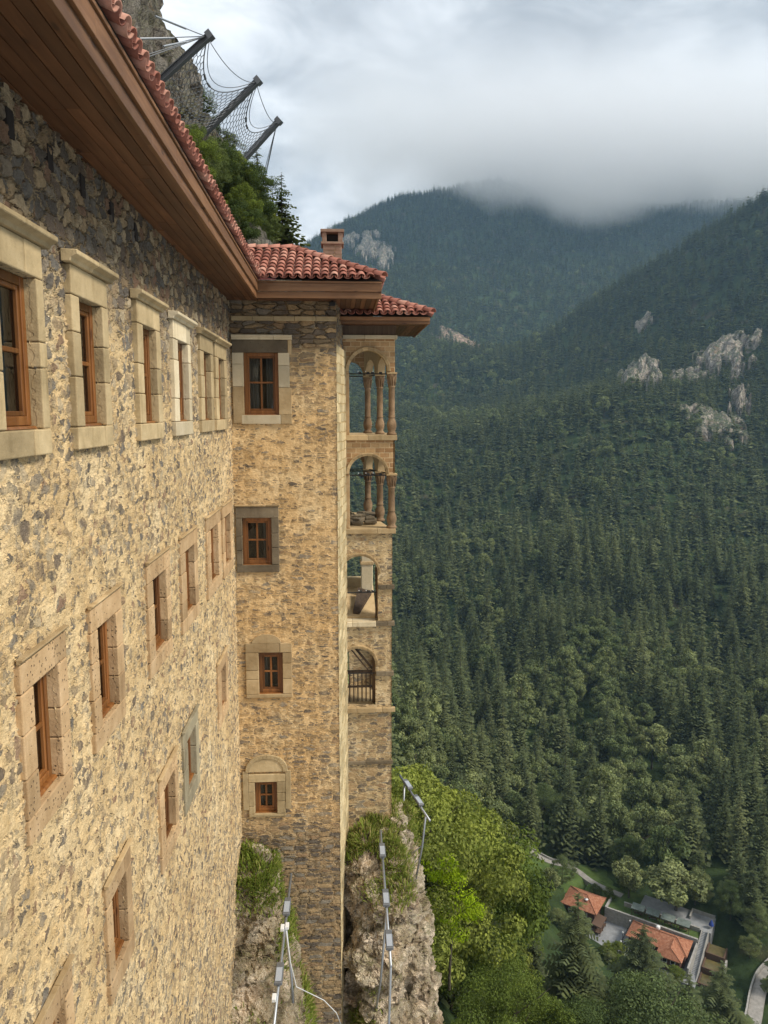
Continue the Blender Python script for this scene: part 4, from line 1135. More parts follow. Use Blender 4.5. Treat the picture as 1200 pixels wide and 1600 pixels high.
def column(c, z0, z1, r, parent, cap=True, label=None, lean=0):
    """round shaft on a bulbous vase base, with a carved capital"""
    H_ = z1-z0
    prof = [(r*1.45,0),(r*1.45,.05),(r*1.2,.07),(r*1.0,.10),(r*1.28,.17),(r*1.42,.25),(r*1.36,.32),(r*1.02,.42),(r*.90,.46),(r*1.05,.475),(r*1.05,.495),(r*.92,.51),
            (r*.93,H_*.5),(r*.90,H_-.36),(r*1.04,H_-.35),(r*1.04,H_-.325),(r*.92,H_-.31),(r*.98,H_-.22),(r*1.18,H_-.12),(r*1.42,H_-.05),(r*1.45,H_-.04),(r*1.45,H_)]
    mb = MB()
    mb.lathe(prof, (c[0],c[1],z0), 20)
    o_ = mb.build('column', M_COLUMN, parent, True)
    me = MB()
    for k in range(10):           # leaves of the capital
        t = 2*PI*k/10; ca, sa = math.cos(t), math.sin(t)
        pts = [(c[0]+ca*r*.98, c[1]+sa*r*.98, z1-.30),(c[0]+ca*r*1.12, c[1]+sa*r*1.12, z1-.18),(c[0]+ca*r*1.42, c[1]+sa*r*1.42, z1-.07)]
        me.tube(pts, [r*.16,r*.2,r*.1], 5)
    me.build('capital_leaf', M_COLUMN, o_, True)
    b_ = MB(); b_.box(c[0]-r*1.5,c[0]+r*1.5,c[1]-r*1.5,c[1]+r*1.5,z1,z1+.05); b_.build('abacus', M_ASH_TAN, o_, bevel=.008)
    return o_
# columns on the turned side of the loggia, then the arches they carry
SIDE = [(1.52, 20.98), (1.255, 21.95), (.95, 22.95)]
for st, (zb, zt, ztop) in enumerate(((-.60, 1.03, 1.98), (-3.16, -1.70, -.74))):
    for k, (x_, y_) in enumerate(SIDE):
        zb_ = zb + (0 if st == 0 else (0, .06, .14)[k])
        column((x_, y_), zb_, zt, .092 if st == 0 else .098, bal)
    mbp = MB(); mbp.box(.20,.37,BY+.02,BY+.22,zb,zt+.02); mbp.build('pilaster', M_BLK, bal, bevel=.01)
    for (x0,y0),(x1,y1) in zip(SIDE[:-1], SIDE[1:]):
        L = math.hypot(x1-x0, y1-y0); dx_, dy_ = (x1-x0)/L, (y1-y0)/L; nx_, ny_ = dy_, -dx_
        W3 = lambda u, n, z, x0=x0, y0=y0, dx_=dx_, dy_=dy_, nx_=nx_, ny_=ny_: (x0+dx_*u+nx_*(n+.09), y0+dy_*u+ny_*(n+.09), z)
        arch_front('side_arch', 0.0, L, zt+.05, ztop, L/2, L/2-.14, zt+.06, zt+.05, W3, M_LOGG, bal, th=.20, rise=.42, ring=0)
        # vault springers seen under the arch
    # far side: a solid pier with its own half arch
    x1, y1 = SIDE[-1]
    W3 = lambda u, n, z: (x1-.06-u*.95, y1+.10+u*.1-n*.9, z)
    arch_front('rear_arch', -.15, 1.0, zt+.05, ztop, .45, .38, zt+.06, zt+.05, W3, M_LOGG, bal, th=.20, rise=.40, ring=0)
    column((.02, 23.05), zb, zt, .105, bal)
# ceiling under the roof and between storeys
mb = MB(); mb.box(.05, 1.50, BY+.05, 23.1, 1.985, 2.03); mb.build('ceiling', M_OLDWOOD, bal)
# tie rods with little lights strung along them
for st, zr in ((0, 1.04), (1, -1.70), (2, -4.98), (3, -7.32)):
    r_ = thing('tie_rod', (.3, BY+.1, zr)); hang(r_, bal)
    mb = MB(); xr = 1.46 if st < 2 else 1.12
    mb.tube([(.12,BY+.1,zr),(xr,BY+.1,zr)], .016, 8)
    if st < 2:
        for (a_, b_) in zip(SIDE[:-1], SIDE[1:]): mb.tube([(a_[0],a_[1],zr+.03),(b_[0],b_[1],zr+.03)], .016, 8)
        mb.tube([(.1,22.0,zr+.05),(1.255,21.95,zr+.05)], .016, 8); mb.tube([(.1,23.0,zr+.03),(.95,22.95,zr+.03)], .016, 8)
    mb.build('rod', M_IRON, r_)
    if st == 2:
        mb = MB(); mb.tube([(.1,22.4,-4.2),(.9,22.4,-4.2)], .016, 8); mb.build('rod', M_IRON, r_)
    if st in (0,1,2):
        mb = MB()
        for k in range(4): mb.box(.62+k*.17+.05*(k%2),.70+k*.17+.05*(k%2),BY+.05,BY+.15,zr+.012,zr+.055)
        mb.build('lamp_case', M_IRON, r_, bevel=.006)
        mb = MB()
        for k in range(3): mb.box(.60+k*.2,.625+k*.2,BY+.045,BY+.07,zr+.056,zr+.075)
        mb.build('lamp_clip', M_WHITE, r_)
# storeys 3 and 4: rubble with arched openings
arch_front('arch_wall', BX0-.15, 1.535, -5.78, -3.30, .635, .50, -4.42, -5.77, Bf, M_BALC, bal, th=.34)
arch_front('arch_wall', BX0-.18, 1.52, -8.30, -5.92, .565, .50, -7.05, -8.2, Bf, M_BALC, bal, th=.34)
slab('sill_course', .06, 1.08, BY-.09, BY+.34, -5.92, -5.78, M_ASH_PALE, bal)
slab('string_course', 1.082, 1.60, BY-.075, BY+.1, -5.91, -5.79, M_ASH_GREY, bal)
slab('string_course', 1.14, 1.60, BY-.07, BY+.06, -4.86, -4.74, M_ASH_GREY, bal)
slab('string_course', 1.07, 1.58, BY-.07, BY+.06, -7.36, -7.23, M_ASH_GREY, bal)
slab('string_course', 1.04, 1.62, BY-.07, BY+.06, -8.42, -8.30, M_ASH_TAN, bal)
slab('landing', .02, 1.04, BY-.10, 22.8, -8.42, -8.28, M_ASH_TAN, bal)
# lower shaft
U = np.linspace(-.05, 1.52, 52); V = axis_lines(-20.0, -8.40, [], lambda v: .03)
wall_sheet('lower_wall', U, V, [], lambda u, v: (u+.0*v, BY+0*u, v), M_BALC, bal)
slab('string_course', -.02, 1.56, BY-.05, BY+.05, -9.98, -9.88, M_ASH_GREY, bal)
# turned flank, seen from a step to the side
U = np.linspace(0, 1, 60); V = axis_lines(-20.0, -5.9, [], lambda v: .045)
wall_sheet('flank_wall', U, V, [(.2,.75,-8.1,-6.3)], lambda u, v: (1.53-.58*u, BY+2.2*u, v), M_BALC, bal)
# insides: pier, floors, stair and balusters
mb = MB(); mb.box(.72,1.06,22.3,22.7,-5.35,-3.6); mb.build('inner_pier', M_ASH_PALE, bal, bevel=.02)
mb = MB(); mb.box(.69,1.09,22.27,22.73,-4.45,-4.36); mb.build('pier_impost', M_ASH_TAN, bal, bevel=.01)
mb = MB(); mb.hexa([(.02,BY+.34,-5.80),(1.1,BY+.34,-5.80),(1.1,22.9,-5.3),(.02,22.9,-5.3),(.02,BY+.34,-5.74),(1.1,BY+.34,-5.74),(1.1,22.9,-5.22),(.02,22.9,-5.22)]); mb.build('floor', M_ASH_TAN, bal)
mb = MB(); mb.box(.0,.74,22.8,23.05,-5.3,-4.95); mb.build('parapet', M_ASH_OLIVE, bal, bevel=.02)
mb = MB(); mb.hexa([(.45,BY+.5,-5.72),(.62,BY+.45,-5.72),(1.0,22.2,-5.35),(.62,22.25,-5.3),(.45,BY+.5,-5.6),(.62,BY+.45,-5.62),(1.0,22.2,-5.22),(.62,22.25,-5.12)]); mb.build('stair_underside', M_OLDWOOD, bal)  # dark sloping block standing in for the underside of the stair
mb = MB(); mb.box(1.08,1.16,BY+.30,BY+.40,-5.78,-4.30); mb.build('post', M_OLDWOOD, bal, bevel=.008)
mb = MB(); mb.box(.99,1.08,BY+.30,BY+.41,-8.28,-6.75); mb.build('post', M_OLDWOOD, bal, bevel=.008)
mb = MB(); mb.hexa([(.34,22.7,-8.3),(1.05,22.7,-8.3),(1.05,22.95,-8.3),(.34,22.95,-8.3),(.34,22.7,-6.6),(1.05,22.7,-6.6),(1.05,22.95,-6.6),(.34,22.95,-6.6)]); mb.build('inner_wall', M_BALC, bal)
mb = MB(); mb.tube([(.30,22.5,-6.75),(1.0,21.5,-7.35)], .05, 4); mb.tube([(.30,22.5,-6.95),(1.0,21.5,-7.55)], .03, 4); mb.build('stair_string', M_OLDWOOD, bal)
rl = thing('railing', (.5, BY+.45, -8.28)); hang(rl, bal)
mb = MB(); mb.box(.04,.99,BY+.42,BY+.48,-7.42,-7.35); mb.box(.04,.99,BY+.42,BY+.48,-7.86,-7.81); mb.build('rail', M_OLDWOOD, rl)
mb = MB()
for k in range(8): mb.box(.09+k*.118,.125+k*.118,BY+.43,BY+.468,-8.28,-7.42)
mb.build('baluster', M_OLDWOOD, rl)
# rubble heap on the second storey floor
mb = MB(); g3 = random.Random(8)
for k in range(26):
    x, y = g3.uniform(.25,1.1), g3.uniform(BY+.35,22.5); s = g3.uniform(.05,.13); zz = -3.16+(y-BY-.3)*.15
    a = g3.uniform(0,3); ca, sa = math.cos(a), math.sin(a)
    mb.hexa([(x+ca*p*s*1.4-sa*q*s, y+sa*p*s*1.4+ca*q*s, zz+r*s*.8+g3.uniform(-.02,.02)) for r in (0,1) for p,q in ((-1,-1),(1,-1),(1,1),(-1,1))])
mb.build('rubble', M_ASH_GREY, bal, bevel=.02)
mb = MB(); mb.hexa([(.2,BY+.3,-3.3),(1.5,BY+.1,-3.3),(.9,23,-3.3),(.05,23,-3.3),(.2,BY+.3,-3.17),(1.5,BY+.1,-3.17),(.9,23,-2.98),(.05,23,-2.98)]); mb.build('floor', M_ASH_TAN, bal)
mb = MB(); mb.hexa([(.2,BY+.05,-.74),(1.5,BY+.05,-.74),(.9,23.1,-.74),(.05,23.1,-.74),(.2,BY+.05,-.61),(1.5,BY+.05,-.61),(.9,23.1,-.61),(.05,23.1,-.61)]); mb.build('floor', M_ASH_TAN, bal)
# its own roof
br = thing('roof', (1.2, 21.5, 2.3)); hang(br, bal)
QY, QR, QZ = 20.2, 2.42, 2.30
mb = MB(); 
for i in range(6): board_run(mb, QY+.03+i*.115, QY+.03+(i+1)*.115, 'x', .0, QR-.03, QZ)
for i in range(9): board_run(mb, 1.4+i*.11, 1.4+(i+1)*.11, 'y', QY+.73, 23.8, QZ+.004)
mb.build('soffit', M_SOFFIT, br, bevel=.003)
mb = MB(); mb.box(.0,QR-.04,QY+.05,23.8,QZ+.04,QZ+.07); mb.build('decking', M_FELT, br)
mb = MB()
for (z0,z1,d) in ((QZ-.03,QZ+.05,0),(QZ+.052,QZ+.15,.03)): mb.box(.0,QR+.03,QY-d,QY-d+.04,z0,z1)
mb.build('fascia', M_FASCIA_X, br, bevel=.004)
mb = MB()
for (z0,z1,d) in ((QZ-.03,QZ+.05,0),(QZ+.052,QZ+.15,.03)): mb.box(QR-.04+d,QR+d,QY+.002,23.8,z0,z1)
mb.build('fascia', M_FASCIA, br, bevel=.004)
mb = MB(); mb.box(.18,1.62,BY-.02,BY+.2,2.06,QZ-.002); mb.build('shaded_wall_strip', M_OLDWOOD, br)  # dark strip that paints the shaded wall below the soffit
qe = QZ+.165; S2 = .42
mb = MB()
tiles(mb, (-.8, QY-.10, qe), (1,0,0), (0,1,S2), 18, 7, lambda c: c.x > .1 and c.x < QR+.1-(c.y-QY+.10)-.05, seed=12)
tiles(mb, (QR+.10, QY-.10, qe), (0,1,0), (-1,0,S2), 18, 7, lambda c: c.y-(QY-.10) > (QR+.10-c.x)+.05 and c.x > .1, seed=13)
mb.build('tile_slope', M_TILE, br, True)
mb = MB(); ridge_caps(mb, (QR+.10,QY-.10,qe+.09), (QR-1.9,QY+1.9,qe+.09+S2*2.0), seed=14); mb.build('hip_cap', M_TILE, br, True)
mb = MB()
mb.add([(0,QY-.06,qe-.005),(QR+.06,QY-.06,qe-.005),(.4,QY+2.0,qe+S2*2.02),(0,QY+2.0,qe+S2*2.02)],[(0,1,2,3)])
mb.add([(QR+.06,QY-.06,qe-.005),(QR+.06,23.8,qe-.005),(.4,23.8,qe+S2*2.02),(.4,QY+2.0,qe+S2*2.02)],[(0,1,2,3)])
mb.build('underlay', M_FELT, br)
# ================================================================ ROCK
def rock_mat(name, c_hi, c_mid, c_lo, scale=1.0, depth=0.25, moss=0.35, strata=(0.3, 1.0, 2.2), disp=True, mossc=(0.10,0.115,0.03)):
    m = NT(name); o = m.obj(); x, y, z = m.xyz(o)
    w1 = m.noise(o, .5*scale, 3, .5, out=1)
    a = m.n('VectorMath', operation='MULTIPLY'); m.put(a.inputs[0], w1); a.inputs[1].default_value = (1.2/scale,)*3
    b = m.n('VectorMath', operation='ADD'); m.put(b.inputs[0], o); m.put(b.inputs[1], a)
    sc = m.n('VectorMath', operation='MULTIPLY'); m.put(sc.inputs[0], b); sc.inputs[1].default_value = strata
    v1 = m.n('TexVoronoi', feature='F1'); m.put(v1.inputs['Vector'], sc); v1.inputs['Scale'].default_value = 1.1*scale
    v2 = m.n('TexVoronoi', feature='F1'); m.put(v2.inputs['Vector'], sc); v2.inputs['Scale'].default_value = 3.4*scale
    e1 = m.n('TexVoronoi', feature='DISTANCE_TO_EDGE'); m.put(e1.inputs['Vector'], sc); e1.inputs['Scale'].default_value = 1.1*scale
    f = m.noise(o, 1.1*scale, 8, .66); ff = m.noise(o, 9*scale, 6, .68)
    r1 = m.xyz(v1.outputs['Color'])[0]; r2 = m.xyz(v2.outputs['Color'])[1]
    crack = m.sstep(e1.outputs['Distance'], 0.0, 0.07, 1, 0)
    t = m.math('ADD', m.math('MULTIPLY', f, .55), m.math('ADD', m.math('MULTIPLY', r2, .25), m.math('MULTIPLY', ff, .3)))
    col = m.ramp(t, [(.32,c_lo),(.52,c_mid),(.72,c_hi)])
    st = m.noise(m.comb(m.math('MULTIPLY', x, 1.6*scale), m.math('MULTIPLY', y, 1.6*scale), m.math('MULTIPLY', z, .22*scale)), 1.0, 5, .6)
    col = m.mix(m.sstep(st, .54, .7, 0, .55), col, m.mix(1.0, col, (.55,.5,.44), 'MULTIPLY'))
    col = m.mix(m.sstep(m.noise(o, .8*scale, 4), .58, .7, 0, .6), col, (.30,.17,.08))
    col = m.mix(m.math('MULTIPLY', crack, .6), col, tuple(k*.4 for k in c_lo))
    up = m.xyz(m.t.nodes.new('ShaderNodeNewGeometry').outputs['Normal'])[2]
    ms = m.math('MULTIPLY', m.sstep(up, .45, .85), m.sstep(m.noise(o, 1.8*scale, 5), .5-moss*.3, .62-moss*.3))
    col = m.mix(m.math('MULTIPLY', ms, .8), col, mossc)
    rg = m.math('ABSOLUTE', m.math('SUBTRACT', m.noise(sc, 2.3*scale, 7, .62), .5)); rg2 = m.math('ABSOLUTE', m.math('SUBTRACT', m.noise(sc, 7*scale, 5, .62), .5))
    h = m.math('ADD', m.math('MULTIPLY', f, .9), m.math('ADD', m.math('MULTIPLY', r1, .5), m.math('MULTIPLY', r2, .16)))
    h = m.math('SUBTRACT', h, m.math('MULTIPLY', crack, .12)); h = m.math('ADD', h, m.math('MULTIPLY', ff, .3))
    h = m.math('SUBTRACT', h, m.math('ADD', m.math('MULTIPLY', rg, 1.5), m.math('MULTIPLY', rg2, .8)))
    col = m.mix(m.sstep(rg, .0, .05, .4, 0), col, tuple(k*.55 for k in c_lo))  # cavity shade mixed into the rock colour
    if disp: m.surf(col, .93, None, .12); m.disp(h, depth, .9)
    else: m.surf(col, .93, m.bump(h, 1.0, depth), .12)
    return m.m
M_CRAG = rock_mat('crag_limestone', (.84,.71,.54), (.67,.53,.37), (.34,.255,.17), .9, .5, .4, (.8,.8,1.3))
M_CLIFF = rock_mat('cliff_rock', (.34,.31,.265), (.235,.21,.175), (.11,.10,.085), .5, 1.0, .3, (1.3,1.3,.5))
M_OUT = rock_mat('outcrop_rock', (.50,.44,.37), (.36,.31,.255), (.17,.15,.125), .07, 4.0, .55, (.9,.9,.5), disp=False, mossc=(.05,.085,.03))
M_OUTR = rock_mat('reddish_outcrop_rock', (.55,.38,.30), (.42,.28,.22), (.22,.16,.13), .06, 4.0, .5, (.9,.9,.6), disp=False, mossc=(.05,.085,.03))

def loft(name, levels, mat, ns=150, nz=150, seed=0, rough=.35, pw=2.6):
    """rock body: rings (z, x0, x1, y0, y1) from top to bottom joined into one closed surface"""
    L = np.array(levels, float); zz = np.linspace(0, 1, nz)**1.7
    zs = L[0,0] + (L[-1,0]-L[0,0])*zz
    def ip(c): return np.interp(-zs, -L[:,0], L[:,c])
    x0,x1,y0,y1 = ip(1),ip(2),ip(3),ip(4)
    th = np.linspace(0, 2*PI, ns, endpoint=False)
    ct, st = np.cos(th), np.sin(th)
    ex = np.sign(ct)*np.abs(ct)**(2/pw); ey = np.sign(st)*np.abs(st)**(2/pw)
    X = (x0+x1)[:,None]/2 + (x1-x0)[:,None]/2*ex[None]; Y = (y0+y1)[:,None]/2 + (y1-y0)[:,None]/2*ey[None]
    Z = np.repeat(zs[:,None], ns, 1)
    V = np.stack([X,Y,Z],-1).reshape(-1,3)
    nrm = np.stack([np.repeat(ex[None],nz,0), np.repeat(ey[None],nz,0), np.full((nz,ns), .2)],-1).reshape(-1,3)
    d = np.array([mnoise.fractal(Vector((p[0]*.7+seed, p[1]*.7, p[2]*.45)), .9, 2.1, 5) for p in V])
    V = V + nrm*(d*rough)[:,None]
    # cap
    cap = []
    K = 14; c0 = V[:ns].mean(0)
    rings = [V]
    for k in range(1, K):
        f = 1-k/K; P = c0 + (V[:ns]-c0)*f; P[:,2] = V[:ns,2]*1.0 + .25*(1-f*f)
        P[:,2] += np.array([mnoise.fractal(Vector((p[0]*1.1+seed, p[1]*1.1, 3)), .9, 2.1, 4) for p in P])*rough*.7
        rings.insert(0, P)
    A = np.concatenate(rings); nr = nz+K-1
    i = np.arange(nr*ns).reshape(nr, ns); j = np.roll(i, -1, 1)
    Q = np.stack([i[:-1], i[1:], j[1:], j[:-1]], -1).reshape(-1,4)
    return np_mesh(name, A, Q, mat, True)

crag_a = loft('crag', [(-11.35,-2.75,-1.75,17.6,19.0),(-12.0,-3.0,-1.5,17.2,19.2),(-13.0,-3.2,-1.30,16.7,19.4),(-14.2,-3.3,-1.05,16.1,19.5),(-15.5,-3.4,-.75,15.2,19.5),(-17.5,-3.6,-.30,14.2,19.5),(-21,-4,.2,13,19.5),(-26,-5,1,12,20)], M_CRAG, ns=240, nz=260, seed=3, rough=.25)
tag(crag_a, 'brown rock knob wedged between the wing wall and the tower foot', 'rock')
crag_b = loft('crag', [(-11.95,.55,1.55,19.9,22.6),(-12.45,.2,2.0,19.5,23.0),(-13.2,.05,2.3,19.1,23.4),(-14.4,.0,2.6,18.8,23.8),(-16,-.1,2.55,18.5,24.2),(-17.6,-.2,2.8,18.2,24.6),(-19,-.3,3.1,17.8,25),(-23,-.6,4.0,17,26.5),(-30,-2,8,16,30),(-42,-6,12,14,36)], M_CRAG, ns=340, nz=340, seed=9, rough=.5, pw=2.4)
tag(crag_b, 'pale craggy rock pillar under the loggia tower with grass on top', 'rock')

# cliff above the monastery
nu, nv = 170, 210
CUu, CVv = np.meshgrid(np.linspace(0, 1, nu), np.linspace(-4, 46, nv), indexing='ij')
zk = [-4, 6, 9, 12, 16, 18.5, 22, 30, 46]; xk = [-1.9, -1.9, -2.9, -4.6, -7.0, -7.5, -8.5, -11.0, -16.5]
xs_ = np.interp(CVv, zk, xk)
sy = np.interp(CUu, [0, .7, .8, 1.0], [20, 46.5, 49, 60]); sx = np.interp(CUu, [0, .3, .62, .7, .8, 1.0], [-8.5, -4.5, -.6, 0, -.9, -14])
# gentler shoulder that carries the bushes runs on further
sh = np.clip((17-CVv)/6, 0, 1)
sy = sy + sh*np.clip((CUu-.55)/.3, 0, 1)*12
PX = xs_+sx; PY = sy
V = np.stack([PX,PY,CVv],-1).reshape(-1,3)
d = np.array([mnoise.fractal(Vector((p[0]*.22, p[1]*.22, p[2]*.16)), .9, 2.1, 5) for p in V])
V[:,0] += d*1.3; V[:,1] -= d*.8*(V[:,1] < 50)
cliff = np_mesh('cliff', V, grid_quads(nu, nv), M_CLIFF, True); tag(cliff, kind='structure')
_cb = BVHTree.FromPolygons([tuple(p) for p in V], [tuple(map(int,q)) for q in grid_quads(nu,nv)])

# spur of the mountain behind, seen over the tower roof
spur = loft('hill', [(20.6,-17,-7.0,92,112),(18.5,-20,-5.9,88,114),(12,-26,-4.6,84,118),(0,-36,-4.5,80,122),(-30,-60,-3,70,130)], M_FLOOR, ns=60, nz=60, seed=2, rough=1.0); tag(spur, kind='structure')
# rock outcrops breaking through the forest
OUT_L = ['largest pale limestone face in the forest of the right-hand slope','small pale outcrop with a green cap above the largest rock face','broad grey rock face highest on the right-hand slope','tall narrow pale rock rib on the right-hand slope','dark grassy crag at the foot of the narrow rock rib','low grey ledge below the broad rock face',
         'white cliff patch high on the far left mountain','second white cliff patch just right of the other on the far mountain','faint grey cliff at the left end of the far mountain','long reddish landslip scar in the forest beyond the loggia roof','reddish bare bank at the upper end of the landslip scar','little rock tooth above the narrow rock rib']
OUT_DIM = [(64,200,52),(28,36,16),(76,110,42),(22,100,36),(70,90,22),(60,50,20),(75,150,46),(70,130,40),(60,90,28),(130,70,14),(60,80,18),(18,40,22)]
def outcrop(cx_, cy_, w_, l_, h_, mat, seed):
    n_ = 56; r_ = math.hypot(cx_, cy_); ux, uy = cx_/r_, cy_/r_
    A, B = np.meshgrid(np.linspace(-1.2,1.2,n_), np.linspace(-1.2,1.2,n_), indexing='ij')
    x = cx_ + A*w_*uy*.5*1.0 + B*l_*ux*.5; y = cy_ - A*w_*ux*.5 + B*l_*uy*.5
    rr_ = np.sqrt(A**2+B**2)
    nz_ = np.array([[mnoise.fractal(Vector((A[i,j]*1.7+seed*3.1, B[i,j]*1.7, seed)), .9, 2.1, 6) for j in range(n_)] for i in range(n_)])
    rd = np.array([[mnoise.ridged_multi_fractal(Vector((A[i,j]*2.6+seed, B[i,j]*1.2, seed*2.)), .9, 2.1, 5, 1.0, 2.0) for j in range(n_)] for i in range(n_)])
    hh = h_*(.62 - rr_*.75 + nz_*.6 + .05*(rd-1))
    hh = np.where(hh > 0, hh*.6+h_*.25, hh*3-1)
    hh += np.clip(-B, -1, 1)*h_*.10
    z = height(x, y) + hh + 1
    return np_mesh('rock_outcrop', np.stack([x,y,z],-1).reshape(-1,3), grid_quads(n_,n_), mat, False)
for i, (cx_, cy_, cz_, s_) in enumerate(OUTCROPS):
    w_, l_, h_ = OUT_DIM[i]
    tag(outcrop(cx_, cy_, w_, l_, h_, M_OUTR if i in (9,10) else M_OUT, i+1), OUT_L[i], 'rock')

# ---------------------------------------------------------------- grass tufts
m = NT('grass_blade'); t = m.attr('tint')
c = m.ramp(t, [(0,(.13,.19,.03)),(.45,(.22,.28,.05)),(.72,(.33,.32,.10)),(1,(.50,.39,.20))])
dd = m.n('BsdfDiffuse', Color=c); tr = m.n('BsdfTranslucent', Color=c); mx = m.n('MixShader'); mx.inputs[0].default_value = .3
m.t.links.new(dd.outputs[0], mx.inputs[1]); m.t.links.new(tr.outputs[0], mx.inputs[2]); m.t.links.new(mx.outputs[0], m.out.inputs['Surface']); M_GRASS = m.m
def grass(name, obj, region, n, h=.28, seed=0, dry=.3, kind='stuff', label=None, minup=.1, clump=1.2):
    """blades growing from the surface of obj inside region((x,y,z)) -> 0..1"""
    g = np.random.default_rng(seed)
    me = obj.data; nv_ = len(me.vertices); co = np.empty(nv_*3, np.float32); me.vertices.foreach_get('co', co); co = co.reshape(-1,3)
    no = np.empty(nv_*3, np.float32); me.vertices.foreach_get('normal', no); no = no.reshape(-1,3)
    wgt = region(co)*(no[:,2] > minup)
    wgt = wgt*np.clip(np.array([mnoise.noise(Vector(p)*clump) for p in co])*2+.6, 0, 1)
    if wgt.sum() <= 0: return None
    idx = g.choice(nv_, n, p=wgt/wgt.sum())
    P = co[idx] + g.normal(size=(n,3))*.03
    a = g.uniform(0, 2*PI, n); L = h*g.uniform(.4,1.3,n)
    lean = np.stack([np.cos(a),np.sin(a),np.zeros(n)],-1)*(L*g.uniform(.2,.8,n))[:,None] + no[idx]*(L*.5)[:,None]
    up = np.stack([np.zeros(n),np.zeros(n),L*g.uniform(.5,1.0,n)],-1)
    w_ = np.stack([-np.sin(a),np.cos(a),np.zeros(n)],-1)*(.010+.010*g.random(n))[:,None]
    A = P-w_; B = P+w_; C = P+lean*.55+up*.7+w_*.7; D = P+lean*.55+up*.7-w_*.7; E_ = P+lean+up*.75
    tv = np.clip(g.normal(.35+dry*.5*np.clip(g.random(n)*1.5-.3,0,1),.2,n),0,1)
    V = np.stack([A,B,C,D,E_,E_],1).reshape(-1,3)
    k = np.arange(n)*6; Q = np.concatenate([np.stack([k,k+1,k+2,k+3],-1), np.stack([k+3,k+2,k+4,k+5],-1)])
    o = np_mesh(name, V, Q, M_GRASS, True, {'tint': ('FLOAT', np.repeat(tv,6))})
    return tag(o, label, kind=kind)
sm = lambda a, lo, hi: np.clip((a-lo)/(hi-lo), 0, 1)
grass('grass_on_rock', crag_b, lambda p: sm(p[:,2],-13.4,-12.2), 16000, .19, 1, .7, label='green and straw-coloured grass on top of the rock pillar', minup=.05, clump=.9)
grass('grass_in_cleft', crag_b, lambda p: sm(-p[:,2],15.0,16.5)*sm(19.5-np.abs(p[:,1]),0,.3)*np.exp(-((p[:,0]-.65)/.35)**2), 5000, .18, 2, .9, label='straw-brown grass in the cleft of the rock pillar', minup=-1, clump=.9)
grass('grass_on_edge', crag_b, lambda p: sm(-p[:,2],16.2,17.2)*sm(p[:,0],2.6,3.2), 2600, .2, 3, .2, label='bright grass on the right edge of the rock pillar', minup=-.5)
grass('grass_on_knob', crag_a, lambda p: sm(p[:,2],-12.2,-11.5)*(p[:,1]<18.9), 5200, .14, 4, .15, label='green grass on top of the brown rock knob', minup=.0, clump=.3)
grass('grass_on_knob_side', crag_a, lambda p: np.exp(-((p[:,2]+12.9)/.45)**2)*sm(p[:,0],-1.6,-1.2), 1600, .15, 5, .15, label='green grass tuft between the rock knob and the tower foot', minup=-1, clump=.3)
grass('grass_on_knob_foot', crag_a, lambda p: np.exp(-((p[:,2]+14.6)/.5)**2)*np.exp(-((p[:,0]+2.4)/.35)**2)*(p[:,1]<18), 1600, .12, 6, .0, label='small leafy weeds at the foot of the wing wall', minup=-1, clump=.3)
grass('grass_below_knob', crag_a, lambda p: np.exp(-((p[:,2]+15.3)/.7)**2)*sm(p[:,0],-1.2,-.8)*(p[:,1]<18.7), 1800, .16, 7, .4, label='dry grass below the rock knob beside the tower', minup=-1, clump=.6)

# ---------------------------------------------------------------- floodlight rails
def light_rail(label, A, B, lamps, posts, boxes=(), cables=()):
    A = Vector(A); B = Vector(B); d = (B-A).normalized(); s = d.cross(Vector((0,0,1))).normalized(); n = s.cross(d)
    r = thing('light_rail', tuple((A+B)/2 - Vector((0,0,.6))), label, 'floodlight rail')
    mb = MB(); mb.tube([A,B], .032, 10); mb.build('rail', M_GALV, r, True)
    for p in posts:
        mb = MB(); mb.tube([Vector(q) for q in p], .030, 8); mb.build('post', M_GALV, r, True)
    def obox(mb, c, l, w_, h_):
        c = Vector(c); mb.hexa([c+d*(l*a)+s*(w_*b)+n*(h_*e) for e in (-.5,.5) for a,b in ((-.5,-.5),(.5,-.5),(.5,.5),(-.5,.5))])
    for f in lamps:
        c = A+(B-A)*f + n*.09
        l_ = thing('floodlight', tuple(c)); hang(l_, r)
        mb = MB(); obox(mb, c, .46, .17, .07); mb.build('housing', M_POST, l_, bevel=.012)
        mb = MB(); obox(mb, c+n*.042, .38, .125, .014); mb.build('glass', M_LAMPGLASS, l_, bevel=.003)
        mb = MB(); obox(mb, c-d*.30-n*.02, .14, .15, .10); mb.build('driver_box', M_POST, l_, bevel=.01)
        mb = MB()
        for q in (-.15,.15): obox(mb, c+d*q-n*.06, .03, .10, .06)
        mb.build('clamp', M_GALV, l_)
    for f, off in boxes:
        mb = MB(); obox(mb, A+(B-A)*f+s*off+n*.05, .17, .085, .075); mb.build('junction_box', M_WHITE, r, bevel=.008)
    for c in cables:
        mb = MB(); mb.tube([Vector(q) for q in c], .011, 6); mb.build('cable', M_WHITE if len(c) > 5 else M_GALV, r, True)
    return r
light_rail('steel floodlight rail in front of the brown rock knob by the wing', (-1.21,18.1,-11.5), (-1.27,12.4,-11.5), (.26,.64), [[(-1.23,16.2,-11.53),(-1.12,16.3,-12.9),(-1.1,16.35,-13.6)],[(-1.26,12.6,-11.53),(-1.5,13.0,-16.5)]], [(.37,.05),(.735,.05),(.36,-.05)],
           [[(-1.2,16.0,-11.5),(-1.12,16.0,-12.3),(-1.0,16.1,-13.0),(-.7,16.6,-13.6),(-.4,17.1,-14.2),(-.1,17.5,-14.9),(.02,17.9,-15.6)]])
